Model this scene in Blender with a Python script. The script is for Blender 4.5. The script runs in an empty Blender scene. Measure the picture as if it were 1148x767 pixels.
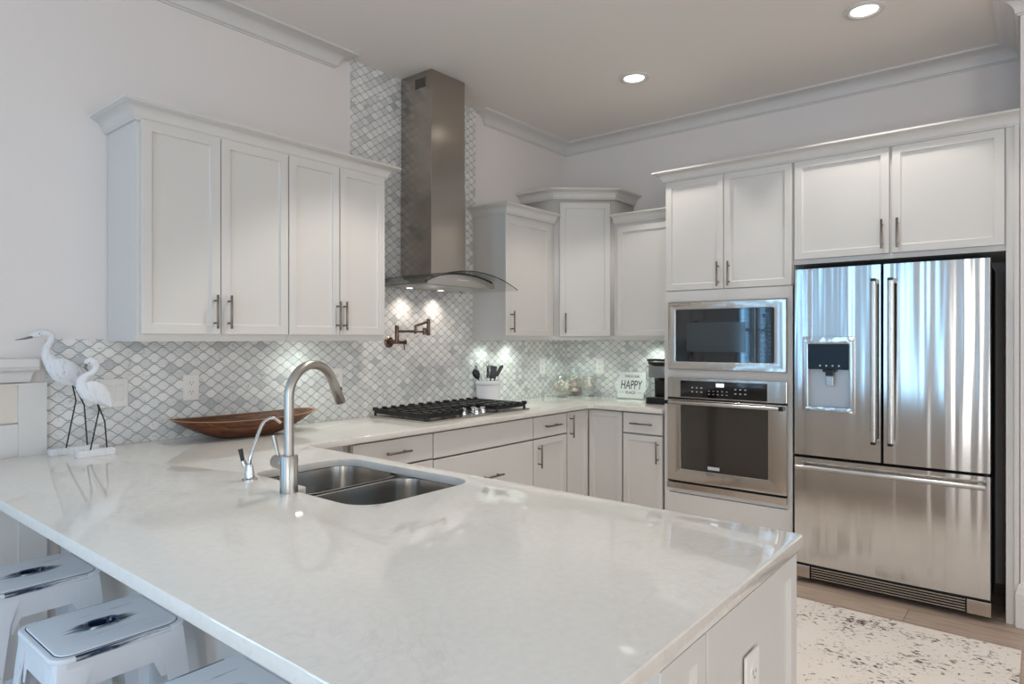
import bpy, bmesh, math, random
from mathutils import Vector, Matrix
PI = math.pi
sc = bpy.context.scene
COL = sc.collection
random.seed(7)

# ------------------------------------------------------------------ camera
cam_d = bpy.data.cameras.new('camera'); cam = bpy.data.objects.new('camera', cam_d); COL.objects.link(cam)
FPX, YAW = 729.97, 0.6828
cam_d.sensor_fit = 'HORIZONTAL'; cam_d.sensor_width = 36.0
cam_d.lens = FPX / 1148 * 36.0
cam_d.shift_y = -(383.5 - 380.2) / 1148
cam.location = (-4.5583, -3.1233, 1.373)
cam.rotation_euler = (PI / 2, 0, YAW - PI / 2)
cam_d.clip_start = 0.02
sc.camera = cam

# ------------------------------------------------------------------ world, lights, exposure
w = bpy.data.worlds.new('sky'); sc.world = w; w.use_nodes = True
bg = w.node_tree.nodes['Background']; bg.inputs[0].default_value = (0.72, 0.86, 1.0, 1); bg.inputs[1].default_value = 1.6
sc.view_settings.view_transform = 'Standard'; sc.view_settings.look = 'None'
sc.view_settings.gamma = 1; sc.view_settings.use_curve_mapping = False
sc.view_settings.exposure = -0.25
sc.cycles.caustics_reflective = False; sc.cycles.caustics_refractive = False
sc.cycles.max_bounces = 10; sc.cycles.diffuse_bounces = 6; sc.cycles.glossy_bounces = 5
sc.cycles.sample_clamp_indirect = 6.0; sc.cycles.transparent_max_bounces = 24

def area(name, loc, rot, sx, sy, power, col):
    d = bpy.data.lights.new(name, 'AREA'); d.shape = 'RECTANGLE'; d.size = sx; d.size_y = sy
    d.energy = power; d.color = col
    o = bpy.data.objects.new(name, d); COL.objects.link(o); o.location = loc; o.rotation_euler = rot
    return o
COOL = (0.22, 0.58, 1.0); WEST = (1.0, 0.96, 0.91); NEUT = (1.0, 0.965, 0.92)
XW, YS = -6.9, -9.2
WIN_W = [(-1.65, .8), (-3.7, 1.0), (-5.4, 1.2)]                   # window centres (y), widths in the west wall
WIN_S = [(-5.4, 1.8), (-3.1, 1.8), (-.8, 1.8)]                    # window centres (x), widths in the wall behind
WIN_N = [(-5.62, .5), (-6.3, .5)]                                  # window centres (x) in the left wall past the fireplace
for yc, ww in WIN_W:
    area('window_daylight', (XW - 0.12, yc, 1.32), (0, -PI / 2, 0), 2.5, ww, (37 if yc > -2 else 38 if yc > -4 else 60) * ww, (0.27, 0.63, 1.0) if yc > -2 else WEST)
for xc, ww in WIN_S:
    area('window_daylight', (xc, YS - 0.12, 1.5), (PI / 2, 0, 0), ww, 2.1, 19 * ww, (0.58, 0.82, 1.0) if xc < -5 else NEUT)
for xc, ww in WIN_N:
    area('window_daylight', (xc, 0.26, 1.5), (-PI / 2, 0, 0), ww, 2.1, 115 * ww, COOL)

# ------------------------------------------------------------------ helpers
def thing(name, label, cat, loc=(0, 0, 0), rz=0.0, group=None):
    o = bpy.data.objects.new(name, None); COL.objects.link(o)
    o.empty_display_size = 0.1
    o.location = loc; o.rotation_euler = (0, 0, rz); o['label'] = label; o['category'] = cat
    if group: o['group'] = group
    return o
def tag(o, label, cat, group=None):
    o['label'] = label; o['category'] = cat
    if group: o['group'] = group
    return o
def struct(o):
    o['kind'] = 'structure'; return o

class MB:
    """collects shapes in one bmesh"""
    def __init__(s): s.bm = bmesh.new()
    def _merge(s, other, M=None, mi=0):
        if M is not None: bmesh.ops.transform(other, matrix=M, verts=other.verts)
        for f in other.faces: f.material_index = mi if f.material_index == 0 else f.material_index
        me = bpy.data.meshes.new('t'); other.to_mesh(me); other.free()
        s.bm.from_mesh(me); bpy.data.meshes.remove(me); return s
    def box(s, x0, x1, y0, y1, z0, z1, bev=0.0, M=None, seg=2, mi=0):
        b = bmesh.new(); bmesh.ops.create_cube(b, size=1)
        for v in b.verts:
            v.co = Vector(((x0 + x1) / 2 + v.co.x * (x1 - x0), (y0 + y1) / 2 + v.co.y * (y1 - y0), (z0 + z1) / 2 + v.co.z * (z1 - z0)))
        if bev > 0: bmesh.ops.bevel(b, geom=b.edges[:], offset=bev, segments=seg, affect='EDGES', profile=0.5)
        return s._merge(b, M, mi)
    def cyl(s, p0, p1, r, r2=None, seg=20, bev=0.0, mi=0):
        p0, p1 = Vector(p0), Vector(p1); d = p1 - p0; b = bmesh.new()
        bmesh.ops.create_cone(b, cap_ends=True, segments=seg, radius1=r, radius2=r if r2 is None else r2, depth=d.length)
        if bev > 0:
            es = [e for e in b.edges if all(abs(abs(v.co.z) - d.length / 2) < 1e-6 for v in e.verts) and abs(e.verts[0].co.z - e.verts[1].co.z) < 1e-6]
            bmesh.ops.bevel(b, geom=es, offset=bev, segments=2, affect='EDGES', profile=0.5)
        M = Matrix.Translation((p0 + p1) / 2) @ d.to_track_quat('Z', 'Y').to_matrix().to_4x4()
        return s._merge(b, M, mi)
    def tube(s, pts, r, seg=12, mi=0, cap=True, ell=None):
        pts = [Vector(p) for p in pts]; n = len(pts)
        rs = r if isinstance(r, (list, tuple)) else [r] * n
        b = bmesh.new(); rings = []; prev = None
        for i, p in enumerate(pts):
            t = (pts[min(i + 1, n - 1)] - pts[max(i - 1, 0)]).normalized()
            if prev is None:
                a = Vector((0, 0, 1)) if abs(t.z) < .9 else Vector((1, 0, 0))
                u = t.cross(a).normalized()
            else:
                u = (prev - t * prev.dot(t)).normalized()
            v = t.cross(u); prev = u
            rings.append([b.verts.new(p + (u * math.cos(2 * PI * k / seg) + v * math.sin(2 * PI * k / seg)) * rs[i]) for k in range(seg)])
        for a, c in zip(rings, rings[1:]):
            for k in range(seg): b.faces.new((a[k], a[(k + 1) % seg], c[(k + 1) % seg], c[k]))
        if cap: b.faces.new(rings[0][::-1]); b.faces.new(rings[-1])
        return s._merge(b, None, mi)
    def lathe(s, prof, c=(0, 0, 0), seg=32, M=None, mi=0):
        b = bmesh.new(); rings = []
        for r, z in prof:
            if r < 1e-6: rings.append([b.verts.new((c[0], c[1], c[2] + z))])
            else: rings.append([b.verts.new((c[0] + r * math.cos(2 * PI * k / seg), c[1] + r * math.sin(2 * PI * k / seg), c[2] + z)) for k in range(seg)])
        for a, d in zip(rings, rings[1:]):
            for k in range(seg):
                k2 = (k + 1) % seg
                if len(a) == 1 and len(d) == 1: continue
                if len(a) == 1: b.faces.new((a[0], d[k2], d[k]))
                elif len(d) == 1: b.faces.new((a[k], a[k2], d[0]))
                else: b.faces.new((a[k], a[k2], d[k2], d[k]))
        return s._merge(b, M, mi)
    def prism(s, poly, z0, z1, holes=(), bev=0.0, M=None, mi=0, res=2):
        """extrude a 2D outline (with holes) from z0 to z1"""
        cu = bpy.data.curves.new('t', 'CURVE'); cu.dimensions = '2D'; cu.fill_mode = 'BOTH'
        for ring in [poly] + list(holes):
            sp = cu.splines.new('POLY'); sp.points.add(len(ring) - 1)
            for q, (x, y) in zip(sp.points, ring): q.co = (x, y, 0, 1)
            sp.use_cyclic_u = True
        cu.extrude = (z1 - z0) / 2 - bev; cu.bevel_depth = bev; cu.bevel_resolution = res; cu.offset = -bev
        o = bpy.data.objects.new('t', cu); COL.objects.link(o)
        dg = bpy.context.evaluated_depsgraph_get(); me = bpy.data.meshes.new_from_object(o.evaluated_get(dg))
        bpy.data.objects.remove(o); bpy.data.curves.remove(cu)
        b = bmesh.new(); b.from_mesh(me); bpy.data.meshes.remove(me)
        for f in b.faces: f.material_index = 0
        bmesh.ops.remove_doubles(b, verts=b.verts, dist=1e-6)
        T = Matrix.Translation((0, 0, (z0 + z1) / 2))
        return s._merge(b, (M @ T) if M is not None else T, mi)
    def quad(s, pts, mi=0):
        f = s.bm.faces.new([s.bm.verts.new(p) for p in pts]); f.material_index = mi; return s
    def loft(s, loops, cap0=True, cap1=True, mi=0, closed=True):
        b = bmesh.new(); L = [[b.verts.new(p) for p in lp] for lp in loops]; n = len(L[0])
        for a, c in zip(L, L[1:]):
            for k in range(n if closed else n - 1): b.faces.new((a[k], a[(k + 1) % n], c[(k + 1) % n], c[k]))
        if cap0: b.faces.new(L[0][::-1])
        if cap1: b.faces.new(L[-1])
        return s._merge(b, None, mi)
    def sweep(s, path, prof, cap=True, mi=0):
        """profile (out, z) swept along a 2D path; 'out' is to the right of travel"""
        b = bmesh.new(); P = [Vector(p) for p in path]; n = len(P); rings = []
        for i in range(n):
            ns = []
            if i > 0: t = (P[i] - P[i - 1]).normalized(); ns.append(Vector((t.y, -t.x)))
            if i < n - 1: t = (P[i + 1] - P[i]).normalized(); ns.append(Vector((t.y, -t.x)))
            if len(ns) == 2:
                m = (ns[0] + ns[1]).normalized(); m = m / max(m.dot(ns[0]), .2)
            else: m = ns[0]
            rings.append([b.verts.new((P[i].x + m.x * o, P[i].y + m.y * o, z)) for o, z in prof])
        k = len(prof)
        for a, c in zip(rings, rings[1:]):
            for j in range(k): b.faces.new((a[j], a[(j + 1) % k], c[(j + 1) % k], c[j]))
        if cap: b.faces.new(rings[0][::-1]); b.faces.new(rings[-1])
        return s._merge(b, None, mi)
    def xf(s, M): bmesh.ops.transform(s.bm, matrix=M, verts=s.bm.verts); return s
    def build(s, name, m, parent=None, smooth=None, label=None):
        me = bpy.data.meshes.new(name)
        bmesh.ops.recalc_face_normals(s.bm, faces=s.bm.faces)
        s.bm.to_mesh(me); s.bm.free()
        for q in (m if isinstance(m, (list, tuple)) else [m]): me.materials.append(q)
        if smooth is not None:
            me.polygons.foreach_set('use_smooth', [True] * len(me.polygons))
            try: me.set_sharp_from_angle(angle=math.radians(smooth))
            except Exception: pass
        o = bpy.data.objects.new(name, me); COL.objects.link(o)
        if parent: o.parent = parent
        if label: o['label'] = label
        return o

def rrect(x0, x1, y0, y1, r, n=6):
    pts = []
    for cx, cy, a in ((x1 - r, y1 - r, 0), (x0 + r, y1 - r, PI / 2), (x0 + r, y0 + r, PI), (x1 - r, y0 + r, 1.5 * PI)):
        for k in range(n + 1): pts.append((cx + r * math.cos(a + k * PI / 2 / n), cy + r * math.sin(a + k * PI / 2 / n)))
    return pts
def arcpts(c, r, a0, a1, n, e1, e2):
    c, e1, e2 = Vector(c), Vector(e1), Vector(e2)
    return [c + (e1 * math.cos(a0 + (a1 - a0) * k / n) + e2 * math.sin(a0 + (a1 - a0) * k / n)) * r for k in range(n + 1)]
def smooth_pts(pts, n=6):
    P = [Vector(p) for p in pts]; P = [P[0]] + P + [P[-1]]; out = []
    for i in range(1, len(P) - 2):
        for k in range(n):
            t = k / n; a, b, c, d = P[i - 1], P[i], P[i + 1], P[i + 2]
            out.append(0.5 * ((2 * b) + (c - a) * t + (2 * a - 5 * b + 4 * c - d) * t * t + (3 * b - a - 3 * c + d) * t ** 3))
    out.append(P[-2]); return out
def copy_tree(o, parent=None):
    c = o.copy(); COL.objects.link(c)
    if parent: c.parent = parent
    for ch in list(o.children): copy_tree(ch, c)
    return c

# ------------------------------------------------------------------ materials
def lin(c): return tuple(((v / 12.92) if v <= 0.04045 else ((v + 0.055) / 1.055) ** 2.4) for v in [q / 255 for q in c]) + (1,)
def mat(name, rgb, rough=0.5, metal=0.0, **k):
    m = bpy.data.materials.new(name); m.use_nodes = True; p = m.node_tree.nodes['Principled BSDF']
    p.inputs['Base Color'].default_value = lin(rgb); p.inputs['Roughness'].default_value = rough; p.inputs['Metallic'].default_value = metal
    for a, v in k.items(): p.inputs[a.replace('_', ' ')].default_value = v
    return m
class NT:
    def __init__(s, m): s.t = m.node_tree; s.N = s.t.nodes; s.L = s.t.links; s.p = s.N['Principled BSDF']
    def node(s, ty, **k):
        n = s.N.new(ty)
        for a, v in k.items(): setattr(n, a, v)
        return n
    def link(s, a, b): s.L.new(a, b)
    def m(s, op, *a):
        n = s.node('ShaderNodeMath', operation=op)
        for i, v in enumerate(a):
            if isinstance(v, (int, float)): n.inputs[i].default_value = v
            else: s.link(v, n.inputs[i])
        return n.outputs[0]
    def obj(s, scale=(1, 1, 1)):
        tc = s.node('ShaderNodeTexCoord'); mp = s.node('ShaderNodeMapping'); mp.inputs['Scale'].default_value = scale
        s.link(tc.outputs['Object'], mp.inputs[0]); return mp.outputs[0]
    def noise(s, vec, scale, detail=4, rough=.5, dist=0.0):
        n = s.node('ShaderNodeTexNoise'); n.inputs['Scale'].default_value = scale; n.inputs['Detail'].default_value = detail
        n.inputs['Roughness'].default_value = rough; n.inputs['Distortion'].default_value = dist
        if vec is not None: s.link(vec, n.inputs['Vector'])
        return n.outputs[0]
    def ramp(s, fac, stops):
        n = s.node('ShaderNodeValToRGB'); e = n.color_ramp.elements
        while len(e) < len(stops): e.new(.5)
        for q, (pos, c) in zip(e, stops): q.position = pos; q.color = c if len(c) == 4 else lin(c)
        s.link(fac, n.inputs[0]); return n.outputs[0]
    def mix(s, fac, a, b, mode='MIX'):
        n = s.node('ShaderNodeMix', data_type='RGBA', blend_type=mode)
        for sock, v in ((n.inputs[0], fac), (n.inputs[6], a), (n.inputs[7], b)):
            if isinstance(v, (int, float)): sock.default_value = v
            elif isinstance(v, tuple): sock.default_value = v if len(v) == 4 else lin(v)
            else: s.link(v, sock)
        return n.outputs[2]
    def bump(s, h, strength, dist=0.01):
        n = s.node('ShaderNodeBump'); n.inputs['Strength'].default_value = strength; n.inputs['Distance'].default_value = dist
        s.link(h, n.inputs['Height']); s.link(n.outputs[0], s.p.inputs['Normal'])

M = {}
M['cab'] = mat('cabinet_paint', (214, 211, 207), 0.42)
M['wall'] = mat('wall_paint', (230, 224, 221), 0.85)
M['ceiling'] = mat('ceiling_paint', (236, 231, 225), 0.9)
M['trim'] = mat('trim_paint', (217, 214, 211), 0.45)
M['nickel'] = mat('dark_nickel', (128, 116, 106), 0.32, 1.0)
M['bronze'] = mat('warm_bronze_metal', (120, 100, 86), 0.3, 1.0)
M['black'] = mat('black_iron', (16, 16, 17), 0.45)
M['gap'] = mat('dark_recess', (26, 26, 28), 0.8)
M['chrome'] = mat('polished_chrome', (205, 205, 205), 0.12, 1.0)
M['blackplastic'] = mat('black_plastic', (14, 15, 17), 0.3)
M['whiteplastic'] = mat('white_plastic', (236, 234, 230), 0.35)
M['porcelain'] = mat('white_porcelain', (228, 228, 230), 0.2)
M['darkside'] = mat('appliance_dark_side', (44, 50, 58), 0.5)
M['blackglass'] = mat('black_glass', (9, 12, 16), 0.04, 0.0, IOR=1.7)
M['niche'] = mat('silver_plastic', (196, 202, 208), .35, .3)
M['key'] = mat('dim_key_print', (110, 125, 138), .5)
M['button'] = mat('button_print', (196, 200, 206), 0.5)

def steel(name, rgb=(200, 196, 190), rough=0.2, wav=0.0, axis='Z'):
    m = mat(name, rgb, rough, 1.0); n = NT(m)
    v = n.obj((140, 140, 3) if axis == 'Z' else ((3, 140, 140) if axis == 'X' else (140, 3, 140)))
    g = n.noise(v, 6, 3)
    r = n.m('MULTIPLY_ADD', g, 0.10, rough - 0.05); n.link(r, n.p.inputs['Roughness'])
    if wav > 0:
        h = n.noise(n.obj((3.6, 3.6, 0.12)), 2.4, 2, .45)
        n.bump(h, wav, 0.1)
    return m
M['steel'] = steel('brushed_steel', (196, 192, 187), 0.27)
M['steel_h'] = steel('brushed_steel_sideways', (196, 192, 187), 0.25, axis='X')
M['hoodsteel'] = steel('hood_steel', (176, 168, 160), 0.19)
M['fridge'] = steel('fridge_steel', (205, 203, 200), 0.16, 0.17)
M['ovensteel'] = steel('oven_steel', (205, 198, 190), 0.2, 0.06)
M['sink'] = steel('sink_steel', (176, 172, 167), 0.24)
M['faucet'] = mat('brushed_nickel', (178, 174, 168), 0.3, 1.0)

def quartz():
    m = mat('white_quartz', (226, 223, 218), 0.05, 0.0); n = NT(m); v = n.obj()
    a = n.noise(v, 3.2, 8, .62, 1.4); vein = n.m('ABSOLUTE', n.m('SUBTRACT', a, 0.5))
    vm = n.ramp(vein, [(0.0, (0.55, 0.55, 0.55, 1)), (0.012, (0, 0, 0, 1))])
    patch = n.ramp(n.noise(v, 2.1, 3), [(0.45, (0, 0, 0, 1)), (0.62, (1, 1, 1, 1))])
    f = n.m('MULTIPLY', vm, patch)
    sp = n.noise(v, 60, 3)
    base = n.mix(n.ramp(sp, [(0.35, (0, 0, 0, 1)), (0.7, (1, 1, 1, 1))]), (223, 219, 212), (228, 224, 218))
    n.link(n.mix(f, base, (204, 201, 198)), n.p.inputs['Base Color'])
    n.p.inputs['IOR'].default_value = 1.55
    return m
M['quartz'] = quartz()

def tile(axis):
    m = mat('marble_lantern_tile_' + axis, (200, 202, 202), 0.28); n = NT(m)
    tc = n.node('ShaderNodeTexCoord'); sx = n.node('ShaderNodeSeparateXYZ'); n.link(tc.outputs['Object'], sx.inputs[0])
    u, z = sx.outputs[0 if axis == 'x' else 1], sx.outputs[2]
    W, P, A = 0.074, 0.0255, 0.38
    th = n.m('MULTIPLY', u, 2 * PI / W); c = n.m('MULTIPLY', n.m('SUBTRACT', n.m('COSINE', th), n.m('MULTIPLY', n.m('COSINE', n.m('MULTIPLY', th, 3.0)), 0.07)), A / .93)
    s = n.m('DIVIDE', z, P); k = n.m('FLOOR', s); par = n.m('FLOORED_MODULO', k, 2.0)
    sg = n.m('MULTIPLY_ADD', par, -2.0, 1.0); sc_ = n.m('MULTIPLY', sg, c)
    wk = n.m('ADD', k, sc_); wk1 = n.m('SUBTRACT', n.m('ADD', k, 1.0), sc_)
    row = n.m('ADD', n.m('SUBTRACT', k, n.m('LESS_THAN', s, wk)), n.m('GREATER_THAN', s, wk1))
    d = n.m('MINIMUM', n.m('ABSOLUTE', n.m('SUBTRACT', s, wk)), n.m('ABSOLUTE', n.m('SUBTRACT', s, wk1)))
    sl = n.m('MULTIPLY', n.m('SINE', th), P * A * 2 * PI / W)
    d = n.m('DIVIDE', n.m('MULTIPLY', d, P), n.m('SQRT', n.m('MULTIPLY_ADD', sl, sl, 1.0)))
    odd = n.m('FLOORED_MODULO', row, 2.0)
    q = n.m('MULTIPLY_ADD', odd, 0.5, n.m('DIVIDE', u, W)); col = n.m('FLOOR', q)
    fr = n.m('FRACT', q); du = n.m('MULTIPLY', n.m('MINIMUM', fr, n.m('SUBTRACT', 1.0, fr)), W)
    d = n.m('MINIMUM', d, du)
    cb = n.node('ShaderNodeCombineXYZ'); n.link(col, cb.inputs[0]); n.link(row, cb.inputs[1])
    wn = n.node('ShaderNodeTexWhiteNoise', noise_dimensions='2D'); n.link(cb.outputs[0], wn.inputs['Vector'])
    tone = n.ramp(wn.outputs[0], [(0.0, (184, 187, 188)), (0.10, (212, 213, 212)), (0.5, (226, 225, 223)), (1.0, (237, 236, 233))])
    off = n.node('ShaderNodeVectorMath', operation='ADD'); n.link(tc.outputs['Object'], off.inputs[0]); n.link(wn.outputs[1], off.inputs[1])
    vn = n.noise(off.outputs[0], 34, 6, .65, 1.2)
    vm = n.ramp(vn, [(0.28, (0.55, 0.57, 0.6, 1)), (0.45, (1, 1, 1, 1)), (0.62, (1, 1, 1, 1)), (0.8, (0.8, 0.81, 0.82, 1))])
    tone = n.mix(1.0, tone, vm, 'MULTIPLY')
    mr = n.node('ShaderNodeMapRange'); n.link(d, mr.inputs[0])
    mr.inputs[1].default_value = 0.0009; mr.inputs[2].default_value = 0.0024
    n.link(n.mix(mr.outputs[0], (156, 157, 158), tone), n.p.inputs['Base Color'])
    n.link(n.m('MULTIPLY_ADD', mr.outputs[0], -0.45, 0.75), n.p.inputs['Roughness'])
    n.bump(mr.outputs[0], 0.5, 0.002)
    return m
M['tile_x'] = tile('x'); M['tile_y'] = tile('y')

def woodfloor():
    m = mat('greige_plank_floor', (170, 152, 136), 0.45); n = NT(m)
    tc = n.node('ShaderNodeTexCoord'); mp = n.node('ShaderNodeMapping'); mp.inputs['Rotation'].default_value = (0, 0, PI / 2)
    n.link(tc.outputs['Object'], mp.inputs[0])
    b = n.node('ShaderNodeTexBrick'); n.link(mp.outputs[0], b.inputs['Vector'])
    b.inputs['Scale'].default_value = 1; b.inputs['Brick Width'].default_value = 1.3; b.inputs['Row Height'].default_value = 0.18
    b.inputs['Mortar Size'].default_value = 0.0016; b.inputs['Color1'].default_value = lin((190, 170, 154)); b.inputs['Color2'].default_value = lin((170, 150, 136)); b.inputs['Mortar'].default_value = lin((92, 80, 70))
    g = n.noise(n.obj((22, 1.6, 1)), 3, 6, .6, .8)
    gr = n.ramp(g, [(0.3, (0.72, 0.7, 0.68, 1)), (0.6, (1.05, 1.05, 1.05, 1))])
    n.link(n.mix(1.0, b.outputs[0], gr, 'MULTIPLY'), n.p.inputs['Base Color']); return m
M['floor'] = woodfloor()

def rugmat():
    m = mat('cream_distressed_rug', (205, 196, 188), 0.95); n = NT(m)
    v = n.obj((1, 1, 1))
    a = n.noise(n.obj((70, 34, 1)), 1.0, 5, .72, .5); big = n.noise(v, 3.2, 3, .6)
    t = n.m('ADD', a, n.m('MULTIPLY', n.m('SUBTRACT', big, .5), .55))
    mk = n.ramp(t, [(0.575, (0, 0, 0, 1)), (0.625, (1, 1, 1, 1))])
    tint = n.mix(n.noise(v, 5, 2), (232, 223, 214), (238, 231, 225))
    n.link(n.mix(mk, tint, (82, 70, 66)), n.p.inputs['Base Color'])
    n.bump(n.noise(v, 260, 2), .4, .004); return m
M['rug'] = rugmat()

def bowlwood():
    m = mat('old_brown_wood', (120, 72, 40), 0.42); n = NT(m)
    g = n.noise(n.obj((3, 26, 26)), 2.2, 6, .65, 1.5)
    n.link(n.ramp(g, [(0.3, (44, 24, 12)), (0.5, (92, 52, 26)), (0.72, (142, 88, 48))]), n.p.inputs['Base Color'])
    n.bump(g, .3, .003); return m
M['bowl'] = bowlwood(); M['bowlrim'] = mat('worn_wood_edge', (176, 128, 84), .5)

def stoolmat(seat):
    m = mat('distressed_white_metal' + ('_seat' if seat else ''), (222, 226, 232), 0.38, 0.0); n = NT(m)
    tc = n.node('ShaderNodeTexCoord'); sx = n.node('ShaderNodeSeparateXYZ'); n.link(tc.outputs['Object'], sx.inputs[0])
    st = n.noise(n.obj((5, 90, 40) if seat else (40, 40, 6)), 1.4, 4, .6)
    if seat:   # worn streaks either side of the hand hole and along the long rims
        x, y = n.m('ABSOLUTE', sx.outputs[0]), n.m('ABSOLUTE', sx.outputs[1])
        e = n.m('ADD', n.m('POWER', n.m('DIVIDE', x, 0.105), 2.0), n.m('POWER', n.m('DIVIDE', y, 0.042), 2.0))
        near = n.m('SUBTRACT', 1.0, n.m('MINIMUM', e, 1.0))
        rim = n.m('MULTIPLY', n.m('GREATER_THAN', y, 0.1485), n.m('LESS_THAN', x, 0.11))
        w_ = n.m('ADD', n.m('MULTIPLY', near, 0.42), n.m('MULTIPLY', rim, 0.26))
        f = n.ramp(n.m('ADD', st, w_), [(0.64, (0, 0, 0, 1)), (0.78, (1, 1, 1, 1))])
    else:
        f = n.ramp(st, [(0.70, (0, 0, 0, 1)), (0.76, (1, 1, 1, 1))])
    n.link(n.mix(f, (226, 230, 236), (24, 44, 74)), n.p.inputs['Base Color']); return m
M['stool'] = stoolmat(False); M['stoolseat'] = stoolmat(True)

def glass(name, tint=(0.985, 0.995, 0.99, 1), k=1.0):
    m = bpy.data.materials.new(name); m.use_nodes = True; t = m.node_tree; t.nodes.clear()
    o = t.nodes.new('ShaderNodeOutputMaterial'); mx = t.nodes.new('ShaderNodeMixShader'); tr = t.nodes.new('ShaderNodeBsdfTransparent'); gl = t.nodes.new('ShaderNodeBsdfGlossy')
    fr = t.nodes.new('ShaderNodeLayerWeight'); fr.inputs[0].default_value = 0.5; pw = t.nodes.new('ShaderNodeMath'); pw.operation = 'POWER'; pw.inputs[1].default_value = 3.5; ma = t.nodes.new('ShaderNodeMath'); ma.operation = 'MULTIPLY_ADD'; ma.inputs[1].default_value = .6; ma.inputs[2].default_value = .08; tr.inputs[0].default_value = tint; gl.inputs['Roughness'].default_value = 0.02
    mu = t.nodes.new('ShaderNodeMath'); mu.operation = 'MULTIPLY'; mu.inputs[1].default_value = k
    t.links.new(fr.outputs['Facing'], pw.inputs[0]); t.links.new(pw.outputs[0], ma.inputs[0]); t.links.new(ma.outputs[0], mu.inputs[0]); t.links.new(mu.outputs[0], mx.inputs[0]); t.links.new(tr.outputs[0], mx.inputs[1]); t.links.new(gl.outputs[0], mx.inputs[2]); t.links.new(mx.outputs[0], o.inputs[0])
    return m
M['worn'] = mat('navy_wear_and_shade', (34, 46, 66), .5)  # worn navy of the seat groove; also the shade colour below the hand hole
M['glass'] = glass('clear_glass'); M['hoodglass'] = glass('hood_glass', (0.95, 0.97, 0.96, 1), .8)
M['glassedge'] = mat('glass_edge', (38, 44, 42), 0.15)
def emit(name, col, st):
    m = mat(name, (255, 255, 255), .5); p = m.node_tree.nodes['Principled BSDF']
    p.inputs['Emission Color'].default_value = col; p.inputs['Emission Strength'].default_value = st; return m
M['lamp'] = emit('lamp_lens', (1.0, 0.93, 0.84, 1), 3.0)
M['hoodlamp'] = emit('hood_lamp_lens', (1.0, 0.92, 0.84, 1), 3.0)
M['pucksoft'] = emit('puck_lens_soft', (.85, 1.0, .92, 1), 2.0)
M['pucklamp'] = emit('puck_lens_glow', (.85, 1.0, .92, 1), 16.0)
M['display'] = emit('blue_display', (0.55, 0.75, 1.0, 1), 1.2)
def birdmat():
    m = mat('whitewashed_carved_wood', (226, 228, 232), .6); n = NT(m)
    g = n.noise(n.obj((90, 90, 14)), 1.6, 5, .7)
    n.link(n.ramp(g, [(0.3, (170, 172, 176)), (0.42, (222, 224, 228)), (1, (238, 238, 240))]), n.p.inputs['Base Color']); n.bump(g, .35, .004); return m
M['bird'] = birdmat()
def shellmat(i, rgb):
    m = mat('seashell_' + i, rgb, .45); n = NT(m)
    g = n.noise(n.obj((30, 30, 160)), 1.2, 3)
    n.link(n.ramp(g, [(0.35, tuple(int(c * .84) for c in rgb)), (0.6, rgb)]), n.p.inputs['Base Color']); return m
M['shell'] = [shellmat('pink', (240, 222, 212)), shellmat('cream', (242, 236, 224)), shellmat('brown', (226, 206, 190))]
M['mantelinset'] = mat('cream_stone', (222, 212, 200), .6)
M['outside'] = mat('window_frame_paint', (238, 238, 238), .4)
M['curtain'] = mat('taupe_curtain', (150, 132, 116), .9)

# ------------------------------------------------------------------ room shell
H = 3.0
XE, YC = 0.0, -3.045
YN = 0.0
struct(MB().box(XW - .1, 0.15, YS - .1, 3.2, -0.06, 0.0).build('floor', M['floor']))
struct(MB().box(XW - .1, 0.15, YS - .1, 0.15, H, H + .08).build('ceiling', M['ceiling']))
struct(MB().box(0.0, 0.12, YC - .15, 0.0, 0, H).build('wall_right', M['wall']))
struct(MB().box(-0.62, 0.12, YC - .155, YC, 0, H).build('wall_fridge_end', M['wall']))
struct(MB().box(0.9, 1.02, YS, YC, 0, H).build('wall_far_right', M['wall']))
struct(MB().box(0.0, 1.02, YC - .15, YC - .05, 0, H).build('wall_hall', M['wall']))
struct(MB().box(0.15, 1.02, YS - .1, YC, -0.06, 0.0).build('floor_hall', M['floor']))
struct(MB().box(0.15, 1.02, YS - .1, YC, H, H + .08).build('ceiling_hall', M['ceiling']))
def wall_with_windows(name, along, fixed, a0, a1, wins, z0, z1):
    mb = MB(); t0, t1 = (fixed, fixed + .12) if along == 'n' else (fixed - .2, fixed)
    def bx(a, b, za, zb):
        if along == 'y': mb.box(t0, t1, a, b, za, zb)
        else: mb.box(a, b, t0, t1, za, zb)
    ws = sorted((c - q / 2, c + q / 2) for c, q in wins); cur = a0
    for p, q in ws:
        bx(cur, p, 0, H); bx(p, q, 0, z0); bx(p, q, z1, H); cur = q
    bx(cur, a1, 0, H)
    struct(mb.build(name, M['wall']))
wall_with_windows('wall_left', 'n', 0.0, XW - .2, 0.12, WIN_N, .45, 2.55)
wall_with_windows('wall_west', 'y', XW, YS, 0.0, WIN_W, .06, 2.6)
wall_with_windows('wall_behind', 'x', YS, XW, 1.02, WIN_S, .45, 2.55)
k = 0
for yc, ww in WIN_W:
    k += 1; mb = MB()
    a, b = yc - ww / 2, yc + ww / 2
    for y0, y1 in ((a, a + .06), (b - .06, b), (yc - .015, yc + .015)): mb.box(XW - .06, XW - .02, y0, y1, .06, 2.6)
    for z0, z1 in ((.06, .16), (2.54, 2.6), (1.34, 1.38)): mb.box(XW - .06, XW - .02, a, b, z0, z1)
    for y0, y1 in ((a - .1, a), (b, b + .1)): mb.box(XW, XW + .02, y0, y1, .0, 2.7)
    for z0, z1 in ((.0, .06), (2.6, 2.7)): mb.box(XW, XW + .025, a - .1, b + .1, z0, z1)
    struct(mb.build('window_%d' % k, M['outside']))
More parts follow.
